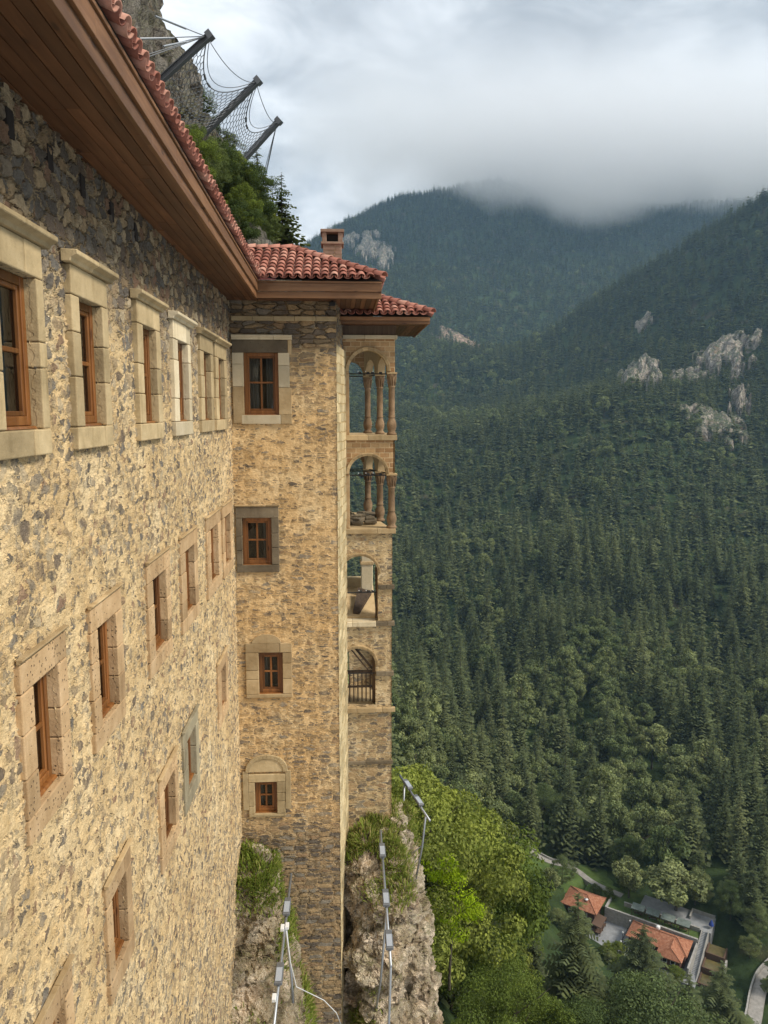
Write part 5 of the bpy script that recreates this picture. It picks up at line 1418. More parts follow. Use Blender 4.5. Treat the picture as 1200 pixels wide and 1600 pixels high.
light_rail('long steel floodlight rail in front of the pale rock pillar', (1.15,19.95,-11.5), (1.06,14.7,-11.5), (.22,.60,.88), [[(1.06,14.75,-11.53),(1.05,15.2,-13.5),(1.0,16.4,-17.2)],[(1.10,16.6,-11.53),(1.0,17.4,-14.0),(.95,18.6,-15.8)],[(1.14,19.8,-11.53),(1.15,20.0,-12.3)]])
light_rail('steel floodlight rail on two posts at the right edge of the rock pillar', (1.96,23.2,-11.5), (2.58,20.4,-11.5), (.3,.66), [[(2.05,22.6,-11.53),(2.0,22.5,-12.6),(1.95,22.3,-13.4)],[(2.50,20.75,-11.53),(2.42,20.9,-12.6),(2.25,21.1,-13.8)]], (),
           [[(2.02,22.5,-12.9),(1.7,22.3,-13.0),(1.5,22.0,-12.6)],[(2.4,20.95,-12.6),(2.1,21.2,-13.0),(1.9,21.5,-12.9)],[(2.35,21.0,-13.0),(2.1,21.1,-13.3),(1.9,21.2,-13.4)]])

# ---------------------------------------------------------------- rockfall net
net = thing('rockfall_net', (-7.5,45,13), 'rockfall net of steel rings hung between three leaning posts above the roof', 'rockfall net')
TOP = [Vector((-6.0,40,17.9)), Vector((-4.1,44,17.5)), Vector((-3.3,48,16.9))]
BOT = [Vector((-11.3,41.2,14.0)), Vector((-9.4,45.2,13.1)), Vector((-8.1,49.2,12.3))]
for t_, b_ in zip(TOP, BOT):
    d = (t_-b_).normalized(); s = d.cross(Vector((0,0,1))).normalized(); n = s.cross(d)
    p_ = thing('post', tuple(b_)); hang(p_, net)
    mb = MB(); w_ = .14
    # H-section
    for (a0,a1,c0,c1) in ((-w_,w_,-w_,-w_+.03),(-w_,w_,w_-.03,w_),(-.02,.02,-w_+.031,w_-.031)):
        mb.hexa([q+s*a+n*c for q in (b_, t_+d*.15) for a,c in ((a0,c0),(a1,c0),(a1,c1),(a0,c1))])
    mb.build('shaft', M_POST, p_)
    mb = MB(); mb.hexa([t_+d*q+s*a+n*c for q in (.0,.28) for a,c in ((-w_-.05,-w_-.05),(w_+.05,-w_-.05),(w_+.05,w_+.05),(-w_-.05,w_+.05))]); mb.build('head', M_POST, p_)
def patch(i, u, v):
    """net surface between post i and i+1; v from the top cable down"""
    t_ = TOP[i]+(TOP[i+1]-TOP[i])*u; b_ = BOT[i]+(BOT[i+1]-BOT[i])*u
    sag = 4*u*(1-u)
    p = t_ + (b_-t_)*(v + sag*.26*(1-v))
    return p + Vector((.5,-.3,-.35))*sag*(.4+.6*math.sin(PI*min(v,1)))
for i in range(2):
    mb = MB(); r = .019
    nu_, nv_ = 17, 23
    for a in range(nu_):
        for b in range(nv_):
            off = .5 if b % 2 else 0
            c = ((a+.5+off*1.0)/(nu_+.5), (b+.5)/nv_)
            hx = []
            for k in range(6):
                ang = PI/6+PI*k/3; hx.append((min(1,max(0,c[0]+math.cos(ang)*.577/(nu_+.5))), c[1]+math.sin(ang)*.667/nv_))
            P_ = [patch(i, *q) for q in hx]
            for k in (0,1,2): mb.tube([P_[k], P_[k+1]], r, 3, caps=False)
    mb.build('ring_mesh', M_WIRE, net)
    mb = MB()
    mb.tube([patch(i, k/16, 0) for k in range(17)], .03, 5)
    mb.tube([patch(i, k/16, -.03-.035*math.sin(PI*k/16)) for k in range(17)], .02, 5)
    mb.tube([TOP[i]+(TOP[i+1]-TOP[i])*(k/12)+Vector((0,0,-.55*4*(k/12)*(1-k/12))) for k in range(13)], .02, 5)
    for f in (.3, .42): mb.tube([patch(i, f, 0), patch(i, f+.06, 0)], .06, 6)
    mb.build('rope', M_WIRE, net)
mb = MB()
for q in ((-7.6,36,16.9),(-8.4,36.5,16.2),(-7.3,36,15.7),(-9.5,37,15.2),(-10.6,37,15.0)): mb.tube([TOP[0]+Vector((-.1,0,.05)), Vector(q)], .022, 5)
mb.build('anchor_rope', M_WIRE, net)
mb = MB()
for q in (((-7.6,36,16.9),.35),((-7.3,36,15.7),.3),((-8.4,36.5,16.2),.3)): a = Vector(q[0]); b = TOP[0]; mb.tube([a, a+(b-a)*q[1]*1.6], .045, 6)
mb.build('brake_tube', M_GALV, net)
mb = MB()
for q in ((-4.6,50.5,13.4),(-5.0,51,12.8),(-4.2,50,14.4)): mb.tube([TOP[2], Vector(q)], .02, 5)
mb.build('anchor_rope', M_WIRE, net)
# ================================================================ NEARER TREES
def re_mat(me, mat, name):
    c = me.copy(); c.name = name; c.materials.clear(); c.materials.append(mat); return c
BEECH = [mesh_from('beech_crown', leaf_crown(*clump_cloud(9, 4.7, 62, 190+i, low=.10, rmin=.075, rmax=.19), 460, .092, 195+i, .62), M_LEAF_MID) for i in range(3)]
BEECH_GREY = [re_mat(BEECH[i], M_LEAF_GREY, 'willow_crown') for i in range(2)]
BEECH_DARK = [re_mat(BEECH[i], M_LEAF_DARK, 'alder_crown') for i in range(2)]
BEECH_TRUNK = trunk_mesh('beech_trunk', 6.8, .16, 8, 11)
def plant(name, me, trunk, x, y, ztop, hn, label, cat='tree', group=None, rz=0., wide=1.0, zg=None):
    zg = hz(x, y) if zg is None else zg
    s = max(.3, (ztop-zg)/hn)
    return make_tree(name, me, trunk, label, cat, group, (x,y,zg), s*wide, rz, s)
# slope between the rock pillar and the valley: beeches and maples
g = random.Random(21)
cand = []
for _ in range(9000):
    x = g.uniform(3.2, 62); y = g.uniform(24, 175)
    p = frame_xy(np.array([[x, y, hz(x,y)+5]]))
    if not (590 < p[0][0] < 985 and 1150 < p[1][0] < 1800): continue
    if x < 3.6+ (30-y)*.5 and y < 32: continue
    if y > 140 and x > 50: continue
    cand.append((x,y))
near = []
for (x,y) in cand:
    sp = 6.2 + .03*y
    if all((x-a)**2+(y-b)**2 > sp*sp for a,b in near): near.append((x,y))
print('near slope trees', len(near))
for (x,y) in near:
    if (x-8)**2+(y-50)**2 < 20 or (x-6.6)**2+(y-45)**2 < 14 or (x-34)**2+(y-97)**2 < 20: continue
    q = g.random(); k = g.randrange(3); hgt = (7.0+.03*y)*g.uniform(.6,1.3)
    tx, ty, _ = frame_xy(np.array([[x, y, hz(x,y)+hgt]])); tx, ty = float(tx[0]), float(ty[0])
    if ty < np.interp(tx, [600,700,760,800,840,870,900,985], [1195,1245,1305,1375,1440,1500,1575,1650]): continue
    if 630 < tx < 790 and ty < 1490 and math.hypot(x,y) < 58: continue
    if q < .6: make_tree('beech_tree', BEECH[k], BEECH_TRUNK, 'fresh green leafy tree on the steep slope between the rock pillar and the valley', 'tree', 'leafy trees on the near slope', (x,y,hz(x,y)-.3), hgt/9*g.uniform(.72,.95), g.uniform(0,6.28), hgt/9)
    elif q < .86: make_tree('alder_tree', BEECH_DARK[k%2], BEECH_TRUNK, 'dark green leafy tree among the fresh green ones on the near slope', 'tree', 'darker leafy trees on the near slope', (x,y,hz(x,y)-.3), hgt/9, g.uniform(0,6.28), hgt/9*1.05)
    else: make_tree('spruce_tree', SPR_MID[k], SPR_TRUNK, 'dark young spruce among the leafy trees of the near slope', 'tree', 'young spruces on the near slope', (x,y,hz(x,y)-.3), hgt*1.3/20, g.uniform(0,6.28), hgt*1.3/20)
# singled-out trees
BIGL = [mesh_from('big_crown', leaf_crown(*clump_cloud(9, 4.5, 85, 390+i, low=.10, rmin=.075, rmax=.18), 560, .066, 395+i, .65), M_LEAF_DARK) for i in range(2)]
BIG_GREY = [re_mat(x, M_LEAF_GREY, 'willow_crown') for x in BIGL]; BIG_MID = [re_mat(x, M_LEAF_MID, 'broadleaf_crown') for x in BIGL]; BIG_VAL = [re_mat(x, M_LEAF_VALLEY, 'broadleaf_crown') for x in BIGL]
YEL = mesh_from('maple_crown', leaf_crown(*clump_cloud(9, 3.9, 34, 301, low=.36, rmin=.09, rmax=.18), 150, .115, 305, .62), M_LEAF_YEL)
plant('maple_tree', YEL, trunk_mesh('maple_trunk', 7.2, .13, 7, 15, .4, .12), 7.9, 50.5, -31.0, 9, 'yellow-green young maple with a bare leaning trunk beside the rock pillar', wide=.78, zg=-40.5)
plant('spruce_tree', SPR_NEAR[0], SPR_TRUNK, 34.1, 99.9, -67.2, 20, 'biggest dark spruce rising in front of the tiled roofs in the valley', rz=.4, wide=1.15, zg=-103)
plant('spruce_tree', SPR_NEAR[1], SPR_TRUNK, 61.9, 140.8, -103, 20, 'dark spruce standing in front of the tiled roof with the gable', rz=1.4, wide=1.5)
plant('spruce_tree', SPR_NEAR[0], SPR_TRUNK, 68.4, 133.6, -108.3, 20, 'dark spruce in front of the paved terrace below the gabled house', rz=2.2, wide=1.35)
plant('spruce_tree', SPR_NEAR[1], SPR_TRUNK, 78.4, 139.7, -111.2, 20, 'dark spruce nearest the road in the lower right corner', rz=3.0, wide=1.4)
plant('spruce_tree', SPR_NEAR[1], SPR_TRUNK, 12.3, 70.7, -35.3, 20, 'slender dark spruce on the slope right behind the yellow-green maple', rz=3.9, wide=.8)
plant('willow_tree', BIG_GREY[0], BEECH_TRUNK, 40.9, 91.7, -74.6, 9, 'big grey-green drooping tree at the bottom edge beside the biggest spruce', rz=.7)
plant('willow_tree', BIG_GREY[1], BEECH_TRUNK, 82, 146, -126, 9, 'grey-green tree by the road in the lower right corner', rz=1.9)
plant('beech_tree', BIG_MID[1], BEECH_TRUNK, 9.6, 38.0, -30.0, 9, 'nearest fresh green leafy tree at the bottom edge right of the rock pillar', rz=.2)
plant('alder_tree', BIGL[1], BEECH_TRUNK, 13.4, 37.5, -32.0, 9, 'nearest dark leafy tree at the bottom edge below the biggest spruce', rz=2.2)
# crest trees behind the loggia tower
for k,(x,y,zt) in enumerate([(5.4,58,-27.6),(7.8,64,-31),(10.8,68,-35.5),(3.4,52,-25),(14.2,80,-45),(18,92,-54),(22.5,104,-65),(26.5,112,-75.0)]):
    plant('beech_tree', BEECH[k%3], BEECH_TRUNK, x, y, zt, 9, 'fresh green leafy tree on the crest of the near slope behind the rock pillar', group='leafy trees on the crest of the near slope', rz=k*1.1, wide=.85)

# shrubs and firs on the shoulder of the upper cliff
g = random.Random(4)
n_s = 0
for k in range(4000):
    if n_s >= 60: break
    x = g.uniform(-12, -2.2); y = g.uniform(34, 60)
    h_ = _cb.ray_cast(Vector((x, y, 60)), Vector((0,0,-1)), 70)
    if h_[0] is None or not (6.5 < h_[0].z < 17.5): continue
    p = frame_xy(np.array([[x,y,h_[0].z+1.0]]))
    if not (290 < p[0][0] < 412 and 150 < p[1][0] < 440): continue
    if y < 49.5 and h_[0].z > 11: continue
    n_s += 1
    make_tree('cliff_shrub', (BEECH_DARK*3+BEECH)[g.randrange(9)], BEECH_TRUNK, 'green leafy shrub clinging to the cliff shoulder above the roof', 'shrub', 'shrubs on the cliff shoulder', (x,y,h_[0].z-.3), g.uniform(.20,.36), g.uniform(0,6.28), g.uniform(.24,.42))
for (x,y,zb,h_,lab) in [(-3.25,50.5,9.0,6.6,'ragged dark fir farthest out on the edge of the cliff shoulder'),(-4.7,50,10.2,7.0,'tallest dark fir under the third post of the rockfall net'),(-4.0,53,9.2,6.0,'dark fir between the two others on the cliff shoulder'),(-6.4,52,11.5,5.5,'dark fir behind the net between the second and third post'),(-3.3,46,6.4,4.2,'little dark fir lowest on the cliff shoulder, next to the tiled roof'),(-6.0,100,20.2,6.2,'thin little fir against the sky left of the chimney'),(-7.6,101,20.2,4.6,'short fir beside the thin one left of the chimney')]:
    make_tree('fir_tree', SPR_MID[int(x*7)%3], SPR_TRUNK, lab, 'tree', None, (x,y,zb-.5), h_/20*1.15, x, h_/20)
# ================================================================ VALLEY CLEARING
def Yd(u, v, z): return (93+.8*u+.6*v, 200-.6*u+.8*v, z)
def ybox(mb, u0,u1,v0,v1,z0,z1, tint=None): mb.box(u0,u1,v0,v1,z0,z1, tint, T=Yd)
m = NT('valley_stone_wall'); o = m.obj(); v = m.n('TexVoronoi', feature='F1'); m.put(v.inputs['Vector'], o); v.inputs['Scale'].default_value = 1.6
m.surf(m.mix(m.noise(o,1.2,4), m.ramp(m.xyz(v.outputs['Color'])[0], [(0,(.25,.24,.22)),(1,(.40,.385,.35))]), (.30,.285,.26)), .9, m.bump(v.outputs['Distance'], .8, .1), .1); M_VWALL = m.m
m = NT('valley_paving'); o = m.obj()
m.surf(m.ramp(m.noise(o,.5,5,.6), [(.3,(.19,.195,.20)),(.7,(.31,.315,.32))]), .85, None, .2); M_VPAVE = m.m
m = NT('valley_roof_tile'); o = m.obj(); t = m.attr('tint'); x,y,z = m.xyz(o)
wv = m.n('TexNoise'); m.put(wv.inputs['Vector'], o); wv.inputs['Scale'].default_value = 1.6; wv.inputs['Detail'].default_value = 5
sx_ = m.math('SINE', m.math('MULTIPLY', m.math('ADD', m.math('MULTIPLY', x, .8), m.math('MULTIPLY', y, -.6)), 22))
c = m.ramp(wv.outputs[0], [(.3,(.26,.10,.055)),(.55,(.37,.16,.09)),(.75,(.44,.235,.15))]); m.surf(c, .8, m.bump(sx_, .8, .06), .2); M_VTILE = m.m
m = NT('valley_house_wall'); o = m.obj(); m.surf(m.ramp(m.noise(o,1.5,5,.6), [(.3,(.07,.035,.03)),(.7,(.13,.065,.05))]), .85, None, .2); M_VHOUSE = m.m
m = NT('valley_timber'); m.surf((.10,.06,.04), .8); M_VTIMB = m.m
m = NT('canopy_felt'); o = m.obj(); m.surf(m.ramp(m.noise(o,1.2,4), [(.3,(.10,.125,.11)),(.7,(.17,.20,.18))]), .8); M_CANOPY = m.m
m = NT('meadow_grass'); o = m.obj(); m.surf(m.ramp(m.noise(o,.35,6,.65), [(.3,(.045,.075,.02)),(.6,(.085,.125,.035)),(.8,(.12,.13,.05))]), .95, m.bump(m.noise(o,3,4),.8,.1), .1); M_MEADOW = m.m
m = NT('gravel'); o = m.obj(); m.surf(m.ramp(m.noise(o,.8,6,.65), [(.3,(.20,.185,.165)),(.7,(.33,.31,.28))]), .95, None, .1); M_GRAVEL = m.m
m = NT('sand_bank'); o = m.obj(); m.surf(m.ramp(m.noise(o,.5,6,.7), [(.36,(.09,.12,.04)),(.5,(.26,.22,.14)),(.62,(.33,.28,.19)),(.72,(.10,.13,.045))]), .95, None, .1); M_SAND = m.m
m = NT('pool_water'); o = m.obj(); m.surf(m.ramp(m.noise(o,.6,4), [(.3,(.07,.055,.02)),(.7,(.14,.115,.045))]), .25, None, .5); M_POOL = m.m
m = NT('dark_window'); m.surf((.02,.018,.018), .2, None, .5); M_VWIN = m.m
m = NT('blue_tarpaulin'); m.surf((.03,.06,.25), .6); M_BLUE = m.m

mb = MB(); ybox(mb,-27,11.5,-10,4,-159,-155); lo = mb.build('paved_terrace', M_VPAVE); tag(lo, kind='structure')
mb = MB(); ybox(mb,-26,9.3,4.7,8.3,-159,-151.0); ybox(mb,-26,-9,8.31,17,-159,-151.2); hi_ = mb.build('garden_terrace', M_MEADOW); tag(hi_, kind='structure')
mb = MB(); ybox(mb,-8.9,12,9.0,17,-159,-150.6); hp = mb.build('paved_upper_terrace', M_VPAVE); tag(hp, kind='structure')
mb = MB(); ybox(mb,-17,9.4,4.0,4.6,-158,-150.5); rw = mb.build('retaining_wall', M_VWALL); tag(rw, 'long pale stone retaining wall between the courtyard and the garden terrace', 'wall')
mb = MB(); ybox(mb,-17.6,-17.01,4.0,9.5,-156,-150.3); rw = mb.build('retaining_wall', M_VWALL); tag(rw, 'short side wall at the left end of the long retaining wall', 'wall')
mb = MB(); ybox(mb,-13,9.0,8.32,8.85,-156,-149.7); 
rw = mb.build('parapet_wall', M_VWALL); tag(rw, 'low stone parapet behind the row of canopies', 'wall')
mb = MB(); ybox(mb,9.01,9.5,-8.2,8.3,-157,-151.6); rw = mb.build('retaining_wall', M_VWALL); tag(rw, 'stone wall beside the stairs at the end of the gabled house', 'wall')
mb = MB(); ybox(mb,5.2,5.6,12.5,16.8,-151,-149.6); ybox(mb,5.61,11.8,16.4,16.8,-151,-149.6); rw = mb.build('parapet_wall', M_VWALL); tag(rw, 'low stone parapet around the small upper terrace', 'wall')
# canopies
for k in range(4):
    u = -8.2+k*4.35
    lab = ['leftmost grey-green canopy of the row on the garden terrace','second grey-green canopy from the left on the garden terrace','third grey-green canopy from the left on the garden terrace','rightmost grey-green canopy of the row, nearest the stairs'][k]
    c_ = thing('canopy', Yd(u,6.4,-151), lab, 'canopy', 'canopies on the garden terrace')
    mb = MB(); mb.hexa([Yd(a,b,z) for (a,b,z) in ((u-1.9,5.2,-148.75),(u+1.9,5.2,-148.75),(u+1.9,7.7,-148.25),(u-1.9,7.7,-148.25),(u-1.9,5.2,-148.63),(u+1.9,5.2,-148.63),(u+1.9,7.7,-148.13),(u-1.9,7.7,-148.13))]); mb.build('cover', M_CANOPY, c_)
    for a in (-1.7,1.7):
        for b in (5.4,7.5):
            mb = MB(); ybox(mb,u+a-.06,u+a+.06,b-.06,b+.06,-151,-148.7+(.2 if b > 6 else 0)); mb.build('post', M_VTIMB, c_)
    mb = MB(); ybox(mb,u-1.2,u+1.2,6.1,6.8,-150.3,-150.2); ybox(mb,u-1.0,u-.9,6.2,6.7,-151,-150.3); ybox(mb,u+.9,u+1.0,6.2,6.7,-151,-150.3); mb.build('table', M_VTIMB, c_)

def hip_roof(name, u0,u1,v0,v1,ze,rise,parent,over=.7,gable=None):
    mb = MB(); a0,a1,b0,b1 = u0-over,u1+over,v0-over,v1+over; h = (b1-b0)/2; vm = (b0+b1)/2
    A = [Yd(a0,b0,ze),Yd(a1,b0,ze),Yd(a1,b1,ze),Yd(a0,b1,ze)]; R0 = Yd(a0+h*.9,vm,ze+rise); R1 = Yd(a1-h*.9,vm,ze+rise)
    P = A+[R0,R1]; Q = [(p[0],p[1],p[2]-.25) for p in A]
    mb.add(P+Q, [(0,1,5,4),(1,2,5),(2,3,4,5),(3,0,4),(0,6,7,1),(1,7,8,2),(2,8,9,3),(3,9,6,0),(6,9,8,7)])
    o = mb.build(name, M_VTILE, parent)
    mr = MB()
    for a,b in ((R0,R1),(A[0],R0),(A[3],R0),(A[1],R1),(A[2],R1)): mr.tube([Vector(a)+Vector((0,0,.03)),Vector(b)+Vector((0,0,.03))], .14, 6)
    mr.build('ridge_tiles', M_VTILE, o)
    return o
def house(name, label, u0,u1,v0,v1,z0,ze,rise,wins,gab=None):
    h_ = thing(name, Yd((u0+u1)/2,(v0+v1)/2,z0), label, 'house')
    mb = MB(); ybox(mb,u0,u1,v0,v1,z0,ze); mb.build('wall', M_VHOUSE, h_)
    hip_roof('roof', u0,u1,v0,v1,ze,rise,h_)
    if gab:
        a,b,vf = gab
        mb = MB(); ybox(mb,a,b,vf,v0-.002,z0,ze); mb.build('wall', M_VHOUSE, h_)
        um = (a+b)/2; o_ = .6; zr = ze+1.9
        P = [Yd(a-o_,vf-o_,ze-.02),Yd(b+o_,vf-o_,ze-.02),Yd(b+o_,v0+.6,ze+.02),Yd(a-o_,v0+.6,ze+.02),Yd(um,vf+1.6,zr),Yd(um,v0+3.2,zr)]
        mb = MB(); mb.add(P+[(p[0],p[1],p[2]-.22) for p in P[:4]], [(0,1,4),(1,2,5,4),(3,0,4,5),(0,6,7,1),(1,7,8,2),(3,9,6,0),(6,9,8,7)])
        o = mb.build('gable_roof', M_VTILE, h_)
        mr = MB(); mr.tube([P[4],P[5]],.14,6); mr.tube([P[0],P[4]],.12,6); mr.tube([P[1],P[4]],.12,6); mr.build('ridge_tiles', M_VTILE, o)
    for (kind,a,b,c,d,face,dim) in wins:
        w_ = MB(); f_ = MB()
        if face == 'v':
            ybox(w_,a,b,dim-.04,dim+.01,c,d); ybox(f_,a-.12,b+.12,dim-.03,dim+.008,c-.12,c-.001); ybox(f_,a-.12,b+.12,dim-.03,dim+.008,d+.001,d+.12); ybox(f_,a-.12,a-.001,dim-.03,dim+.008,c,d); ybox(f_,b+.001,b+.12,dim-.03,dim+.008,c,d)
        else:
            ybox(w_,dim-.01,dim+.04,a,b,c,d); ybox(f_,dim-.01,dim+.03,a-.12,b+.12,c-.12,c-.001)
        fo = f_.build(kind, M_WHITE if kind == 'window' else M_VTIMB, h_); w_.build('pane', M_VWIN, fo)
    return h_
house('gabled_house', 'dark red house with a hipped tile roof and front gable beside the stairs', -8,7.6,-4.2,2.4,-155,-150.9,2.2,
      [('window',2.4,3.5,-152.6,-151.6,'v',-7.6),('window',4.6,5.7,-152.6,-151.6,'v',-7.6),('door',1.9,3.2,-154.9,-153.2,'v',-7.6),('door',4.1,6.4,-154.9,-153.2,'v',-7.6),('window',-5.4,-4.2,-152.8,-151.7,'v',-4.2),('window',-2.4,-1.2,-152.8,-151.7,'v',-4.2),('window',-2.5,-1.2,-152.8,-151.7,'u',7.6)], (1.2,7.0,-7.6))
house('hipped_house', 'smaller tile-roofed house behind the biggest spruce at the end of the courtyard', -29,-19,-1.5,7,-155,-149.9,2.2,
      [('window',-22.6,-21.4,-152.2,-151,'v',-1.5),('window',-27,-25.8,-152.2,-151,'v',-1.5),('window',1,2.2,-152.2,-151,'u',-19)])
p_ = thing('porch', Yd(-17.8,-1.5,-155), 'brown flat-roofed porch between the smaller house and the courtyard', 'porch')
mb = MB(); mb.hexa([Yd(a,b,z) for (a,b,z) in ((-19.0,-4.2,-151.9),(-16.2,-4.2,-152.3),(-16.2,1.6,-152.3),(-19.0,1.6,-151.9),(-19.0,-4.2,-151.7),(-16.2,-4.2,-152.1),(-16.2,1.6,-152.1),(-19.0,1.6,-151.7))]); mb.build('roof', M_VTIMB, p_)
for b in (-4,-1.2,1.4): mb = MB(); ybox(mb,-16.5,-16.35,b-.08,b+.08,-155,-152.3); mb.build('post', M_VTIMB, p_)
mb = MB(); ybox(mb,-18.9,-16.3,-4.1,1.5,-154.2,-154.05); mb.build('deck', M_VTIMB, p_)
# roof things: tank, dish
for k,(u,v,z,l) in enumerate([(-1.0,.9,-149.4,'white tank on the roof of the gabled house'),(-22.5,1.0,-148.6,'white dish on the roof of the smaller house')]):
    o = thing('roof_tank', Yd(u,v,z), l, 'tank' if k == 0 else 'dish')
    mb = MB(); c = Yd(u,v,z)
    if k == 0: mb.lathe([(.02,0),(.55,.05),(.6,.2),(.6,.8),(.5,.95),(.05,1.0)], c, 14)
    else: mb.lathe([(.1,0),(.35,.15),(.6,.5),(.62,.52)], c, 14)
    mb.build('shell', M_WHITE, o, True)
    mb = MB(); ybox(mb,u-.5,u+.5,v-.5,v+.5,z-.7,z-.01); mb.build('stand', M_IRON, o)
# lamp posts of the courtyard
for k,(u,v,l) in enumerate([(-9.6,2.8,'lamp post against the retaining wall at the back of the courtyard'),(-9.9,-3.6,'lamp post at the front corner of the courtyard'),(-9.2,-7.8,'lamp post at the lower edge of the paved terrace')]):
    o = thing('street_lamp', Yd(u,v,-155), l, 'street lamp')
    c = Yd(u,v,-155); mb = MB(); mb.lathe([(.14,0),(.14,.3),(.07,.35),(.055,3.2),(.05,3.4)], c, 8); mb.build('pole', M_IRON, o)
    mb = MB(); mb.lathe([(.05,3.4),(.2,3.5),(.24,3.8),(.1,3.95)], c, 8); mb.build('lamp_head', M_WHITE, o)
mb = MB()
for k in range(7): ybox(mb,-10.2,-10.1,-6.5+k*1.6,-6.4+k*1.6,-155,-153.9)
ybox(mb,-10.19,-10.11,-6.5,3.4,-153.9,-153.8); ybox(mb,-10.18,-10.12,-6.5,3.4,-154.5,-154.42)
f_ = mb.build('fence', M_IRON); tag(f_, 'dark railing along the edge of the courtyard', 'fence')
# stairs and stepped pools
st = thing('staircase', Yd(10.5,0,-157), 'long straight stone staircase between the gabled house and the stepped pools', 'staircase')
mb = MB(); n_ = 34
for k in range(n_):
    v1 = 9.0-k*(17.5/n_); z1 = -150.6-k*(5.6/n_); ybox(mb,9.7,11.3,v1-17.5/n_,v1-.004,-158,z1)
mb.build('steps', M_VPAVE, st)
for a in (9.52,11.32):
    mb = MB(); mb.hexa([Yd(*q) for q in ((a,-8.6,-158),(a+.16,-8.6,-158),(a+.16,9,-158),(a,9,-158),(a,-8.6,-155.3),(a+.16,-8.6,-155.3),(a+.16,9,-149.7),(a,9,-149.7))]); mb.build('side_wall', M_VWALL, st)
for k,(v0,v1,z,l) in enumerate([(3.2,8.2,-153.2,'uppermost of the three stepped pools beside the staircase'),(-2.0,2.7,-154.4,'middle one of the three stepped pools beside the staircase'),(-7.4,-2.5,-155.6,'lowest of the three stepped pools beside the staircase')]):
    p_ = thing('stepped_pool', Yd(14.2,(v0+v1)/2,z-2), l, 'pool')
    mb = MB(); ybox(mb,11.7,16.8,v0,v0+.4,z-4,z+.35); ybox(mb,11.7,12.1,v0+.41,v1,z-4,z+.35); ybox(mb,16.4,16.8,v0+.41,v1,z-4,z+.35); mb.build('basin_wall', M_VTIMB, p_)
    mb = MB(); ybox(mb,12.1,16.4,v0+.4,v1,z-4,z); mb.build('water_surface', M_POOL, p_)
mb = MB(); ybox(mb,17.0,17.5,-9,4,-160,-153.6); rw = mb.build('retaining_wall', M_VWALL); tag(rw, 'pale stone wall on the far side of the stepped pools', 'wall')
tp = thing('parasol', Yd(11.6,11.5,-150.6), 'folded blue parasol at the top of the staircase', 'parasol')
mb = MB(); mb.lathe([(.05,0),(.05,.8)], Yd(11.6,11.5,-150.6), 8); mb.build('pole', M_IRON, tp)
mb = MB(); mb.lathe([(.1,.8),(.75,1.0),(.6,1.6),(.12,2.6)], Yd(11.6,11.5,-150.6), 10); mb.build('cover', M_BLUE, tp)
# path, road, bank: laid over the ground
def ribbon(name, pts, w_, mat, lift, wallh=0):
    P = [Vector((a,b,0)) for a,b,*_ in pts]; dense = []
    for a,b in zip(P[:-1],P[1:]):
        n_ = max(2,int((b-a).length/1.2))
        dense += [a+(b-a)*(k/n_) for k in range(n_)]
    dense.append(P[-1])
    for _ in range(6): dense = [dense[0]]+[(dense[i-1]+dense[i]*2+dense[i+1])/4 for i in range(1,len(dense)-1)]+[dense[-1]]
    V = []; 
    for i,p in enumerate(dense):
        d = (dense[min(i+1,len(dense)-1)]-dense[max(i-1,0)]).normalized(); n_ = Vector((-d.y,d.x,0))
        zc = max(hz(p.x+n_.x*k*w_/2,p.y+n_.y*k*w_/2) for k in (-1,0,1))+lift
        if name == 'path' and bool(in_yard(p.x, p.y, 8)): zc = max(zc, -150.9)
        for k in (-.5,.5): q = p+n_*(w_*k); V.append((q.x,q.y,zc))
        for k in (.5,-.5): q = p+n_*(w_*k*1.1); V.append((q.x,q.y,zc-3))
    k = len(dense); F_ = [(4*i+j,4*i+(j+1)%4,4*i+4+(j+1)%4,4*i+4+j) for i in range(k-1) for j in range(4)]
    mb = MB(); mb.add(V,F_,.5); o = mb.build(name, mat); return tag(o, kind='structure'), dense
pth, dn = ribbon('path', PATH, 2.2, M_GRAVEL, .5)
# low wall along the path
mb = MB(); W0 = [p for i,p in enumerate(dn) if i < len(dn)*.62]
for a,b in zip(W0[:-1],W0[1:]):
    d = (b-a).normalized(); n_ = Vector((-d.y,d.x,0)); za = hz(a.x,a.y)+.4; zb = hz(b.x,b.y)+.4; q0 = a+n_*1.3; q1 = b+n_*1.3; r0 = a+n_*1.65; r1 = b+n_*1.65
    mb.hexa([(q0.x,q0.y,za-2),(q1.x,q1.y,zb-2),(r1.x,r1.y,zb-2),(r0.x,r0.y,za-2),(q0.x,q0.y,za+.9),(q1.x,q1.y,zb+.9),(r1.x,r1.y,zb+.9),(r0.x,r0.y,za+.9)], .5)
o = mb.build('path_wall', M_VWALL); tag(o, 'low stone wall along the winding path above the houses', 'wall')
road, rd_ = ribbon('road', [(96,160),(102,168),(107,174),(111,180),(116,186),(123,190)], 3.4, M_GRAVEL, .5)
mb = MB()
for a,b in zip(rd_[:-1],rd_[1:]):
    d = (b-a).normalized(); n_ = Vector((-d.y,d.x,0)); za = hz(a.x,a.y)+.6; zb = hz(b.x,b.y)+.6; q0 = a+n_*1.8; q1 = b+n_*1.8; r0 = a+n_*2.2; r1 = b+n_*2.2
    mb.hexa([(q0.x,q0.y,za-2),(q1.x,q1.y,zb-2),(r1.x,r1.y,zb-2),(r0.x,r0.y,za-2),(q0.x,q0.y,za+1.0),(q1.x,q1.y,zb+1.0),(r1.x,r1.y,zb+1.0),(r0.x,r0.y,za+1.0)], .5)
o = mb.build('road_wall', M_VWALL); tag(o, 'pale low wall along the road in the lower right corner', 'wall')
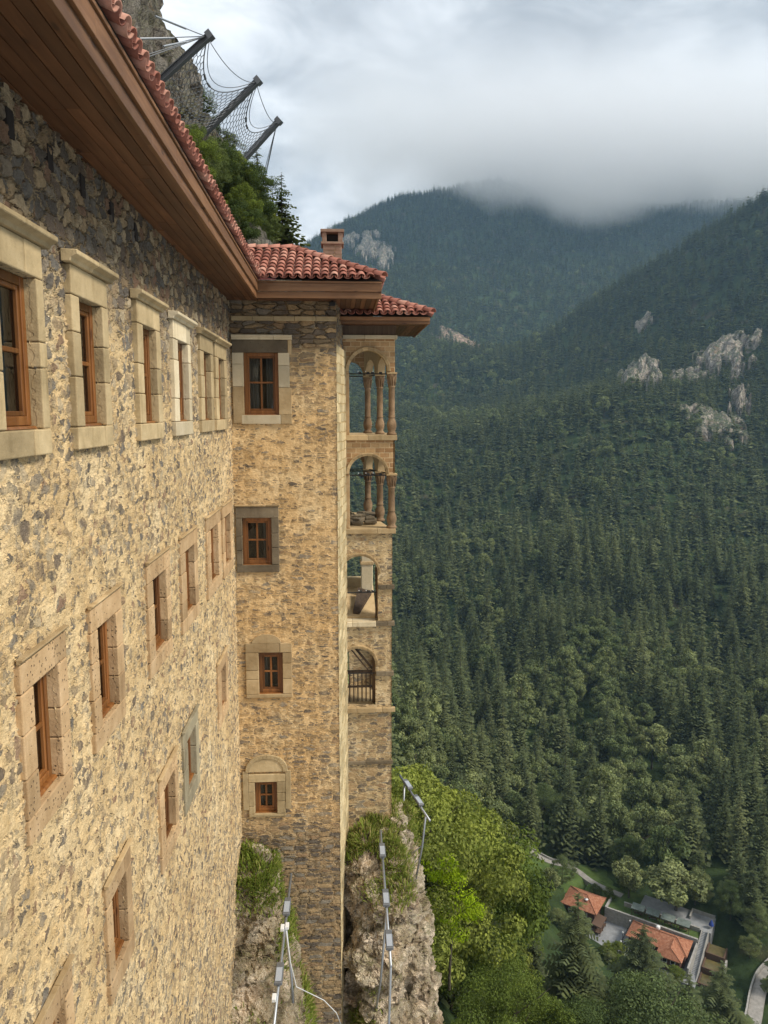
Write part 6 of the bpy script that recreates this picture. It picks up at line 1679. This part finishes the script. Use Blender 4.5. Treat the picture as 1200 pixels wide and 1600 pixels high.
# sandy stream bank and meadow, draped on the ground
def drape(name, cx_, cy_, rx, ry, mat, lift, seed):
    n_ = 30; A, B = np.meshgrid(np.linspace(-1.3,1.3,n_), np.linspace(-1.3,1.3,n_), indexing='ij')
    x = cx_+A*rx; y = cy_+B*ry; r_ = np.hypot(A,B)
    ed = 1 - r_ + vnoise(x,y,4,seed)*.6
    z = height(x,y) + np.clip(ed*1.2, -1.5, lift)
    return tag(np_mesh(name, np.stack([x,y,z],-1).reshape(-1,3), grid_quads(n_,n_), mat, True), kind='structure')
#drape('stream_bank', 113.0, 190, 3.2, 7, M_SAND, .12, 31)
drape('meadow', 72, 232, 16, 9, M_MEADOW, .35, 33)
drape('meadow', 66, 246, 10, 6, M_MEADOW, .35, 34)
# big broadleaf trees round the clearing
BIG = LEAF_MID
for (u,v,zt,l,k) in [(-13,13.5,-139.5,'round bright green tree behind the left end of the parapet',0),(1.0,14.5,-137.5,'broad bright green tree shading the upper terrace behind the parapet',1)]:
    x,y,_ = Yd(u,v,0)
    plant('broadleaf_tree', LEAF_MID[k], LEAF_TRUNK, x, y, zt+1.5, 14, l, wide=1.15 if k == 0 else 1.55, rz=k*2., zg=-151)
for (x,y,zt,l,k) in [(75,262,-134,'tall grey-green tree behind the bend of the path',0),(84,247,-137,'dark round tree left of the winding path',1),(96,232,-138,'leafy tree right of the winding path',0),(110,214,-139,'leafy tree behind the blue parasol',1),(117,206,-138,'tall leafy tree beyond the stepped pools',0),(121,198,-140,'leafy tree beyond the sandy bank',1),(118,181,-147,'small grey-green bush beside the road wall',0),(116,193,-146,'dark leafy bush between the stepped pools and the sandy bank',1),(71,224,-139,'leafy tree on the lawn left of the smaller house',1),(66,219,-141,'leafy tree farthest left beside the lawn and the path',0)]:
    plant('broadleaf_tree', BIG_VAL[k] if k else BIG_GREY[k], BEECH_TRUNK, x, y, zt, 9, l, rz=x, wide=.9)

g = random.Random(31)
for k in range(30):
    u = g.uniform(-30, 8); v = g.uniform(-17, -10.5) if k < 20 else g.uniform(9,20)
    if k >= 20: u = g.uniform(-34,-14)
    x, y, _ = Yd(u, v, 0)
    if bool(near_path(np.array([x]), np.array([y]), 3)[0]): continue
    hh = g.uniform(2.2, 5.5)
    make_tree('garden_shrub', (BIG_VAL+BIG_MID+BIGL)[g.randrange(6)], BEECH_TRUNK, 'leafy shrub around the lawn and the lower edge of the valley houses', 'shrub', 'shrubs around the valley houses', (x,y,max(hz(x,y),-157.5 if v < 0 else -152)-.3), hh/9*1.1, g.uniform(0,6.28), hh/9)
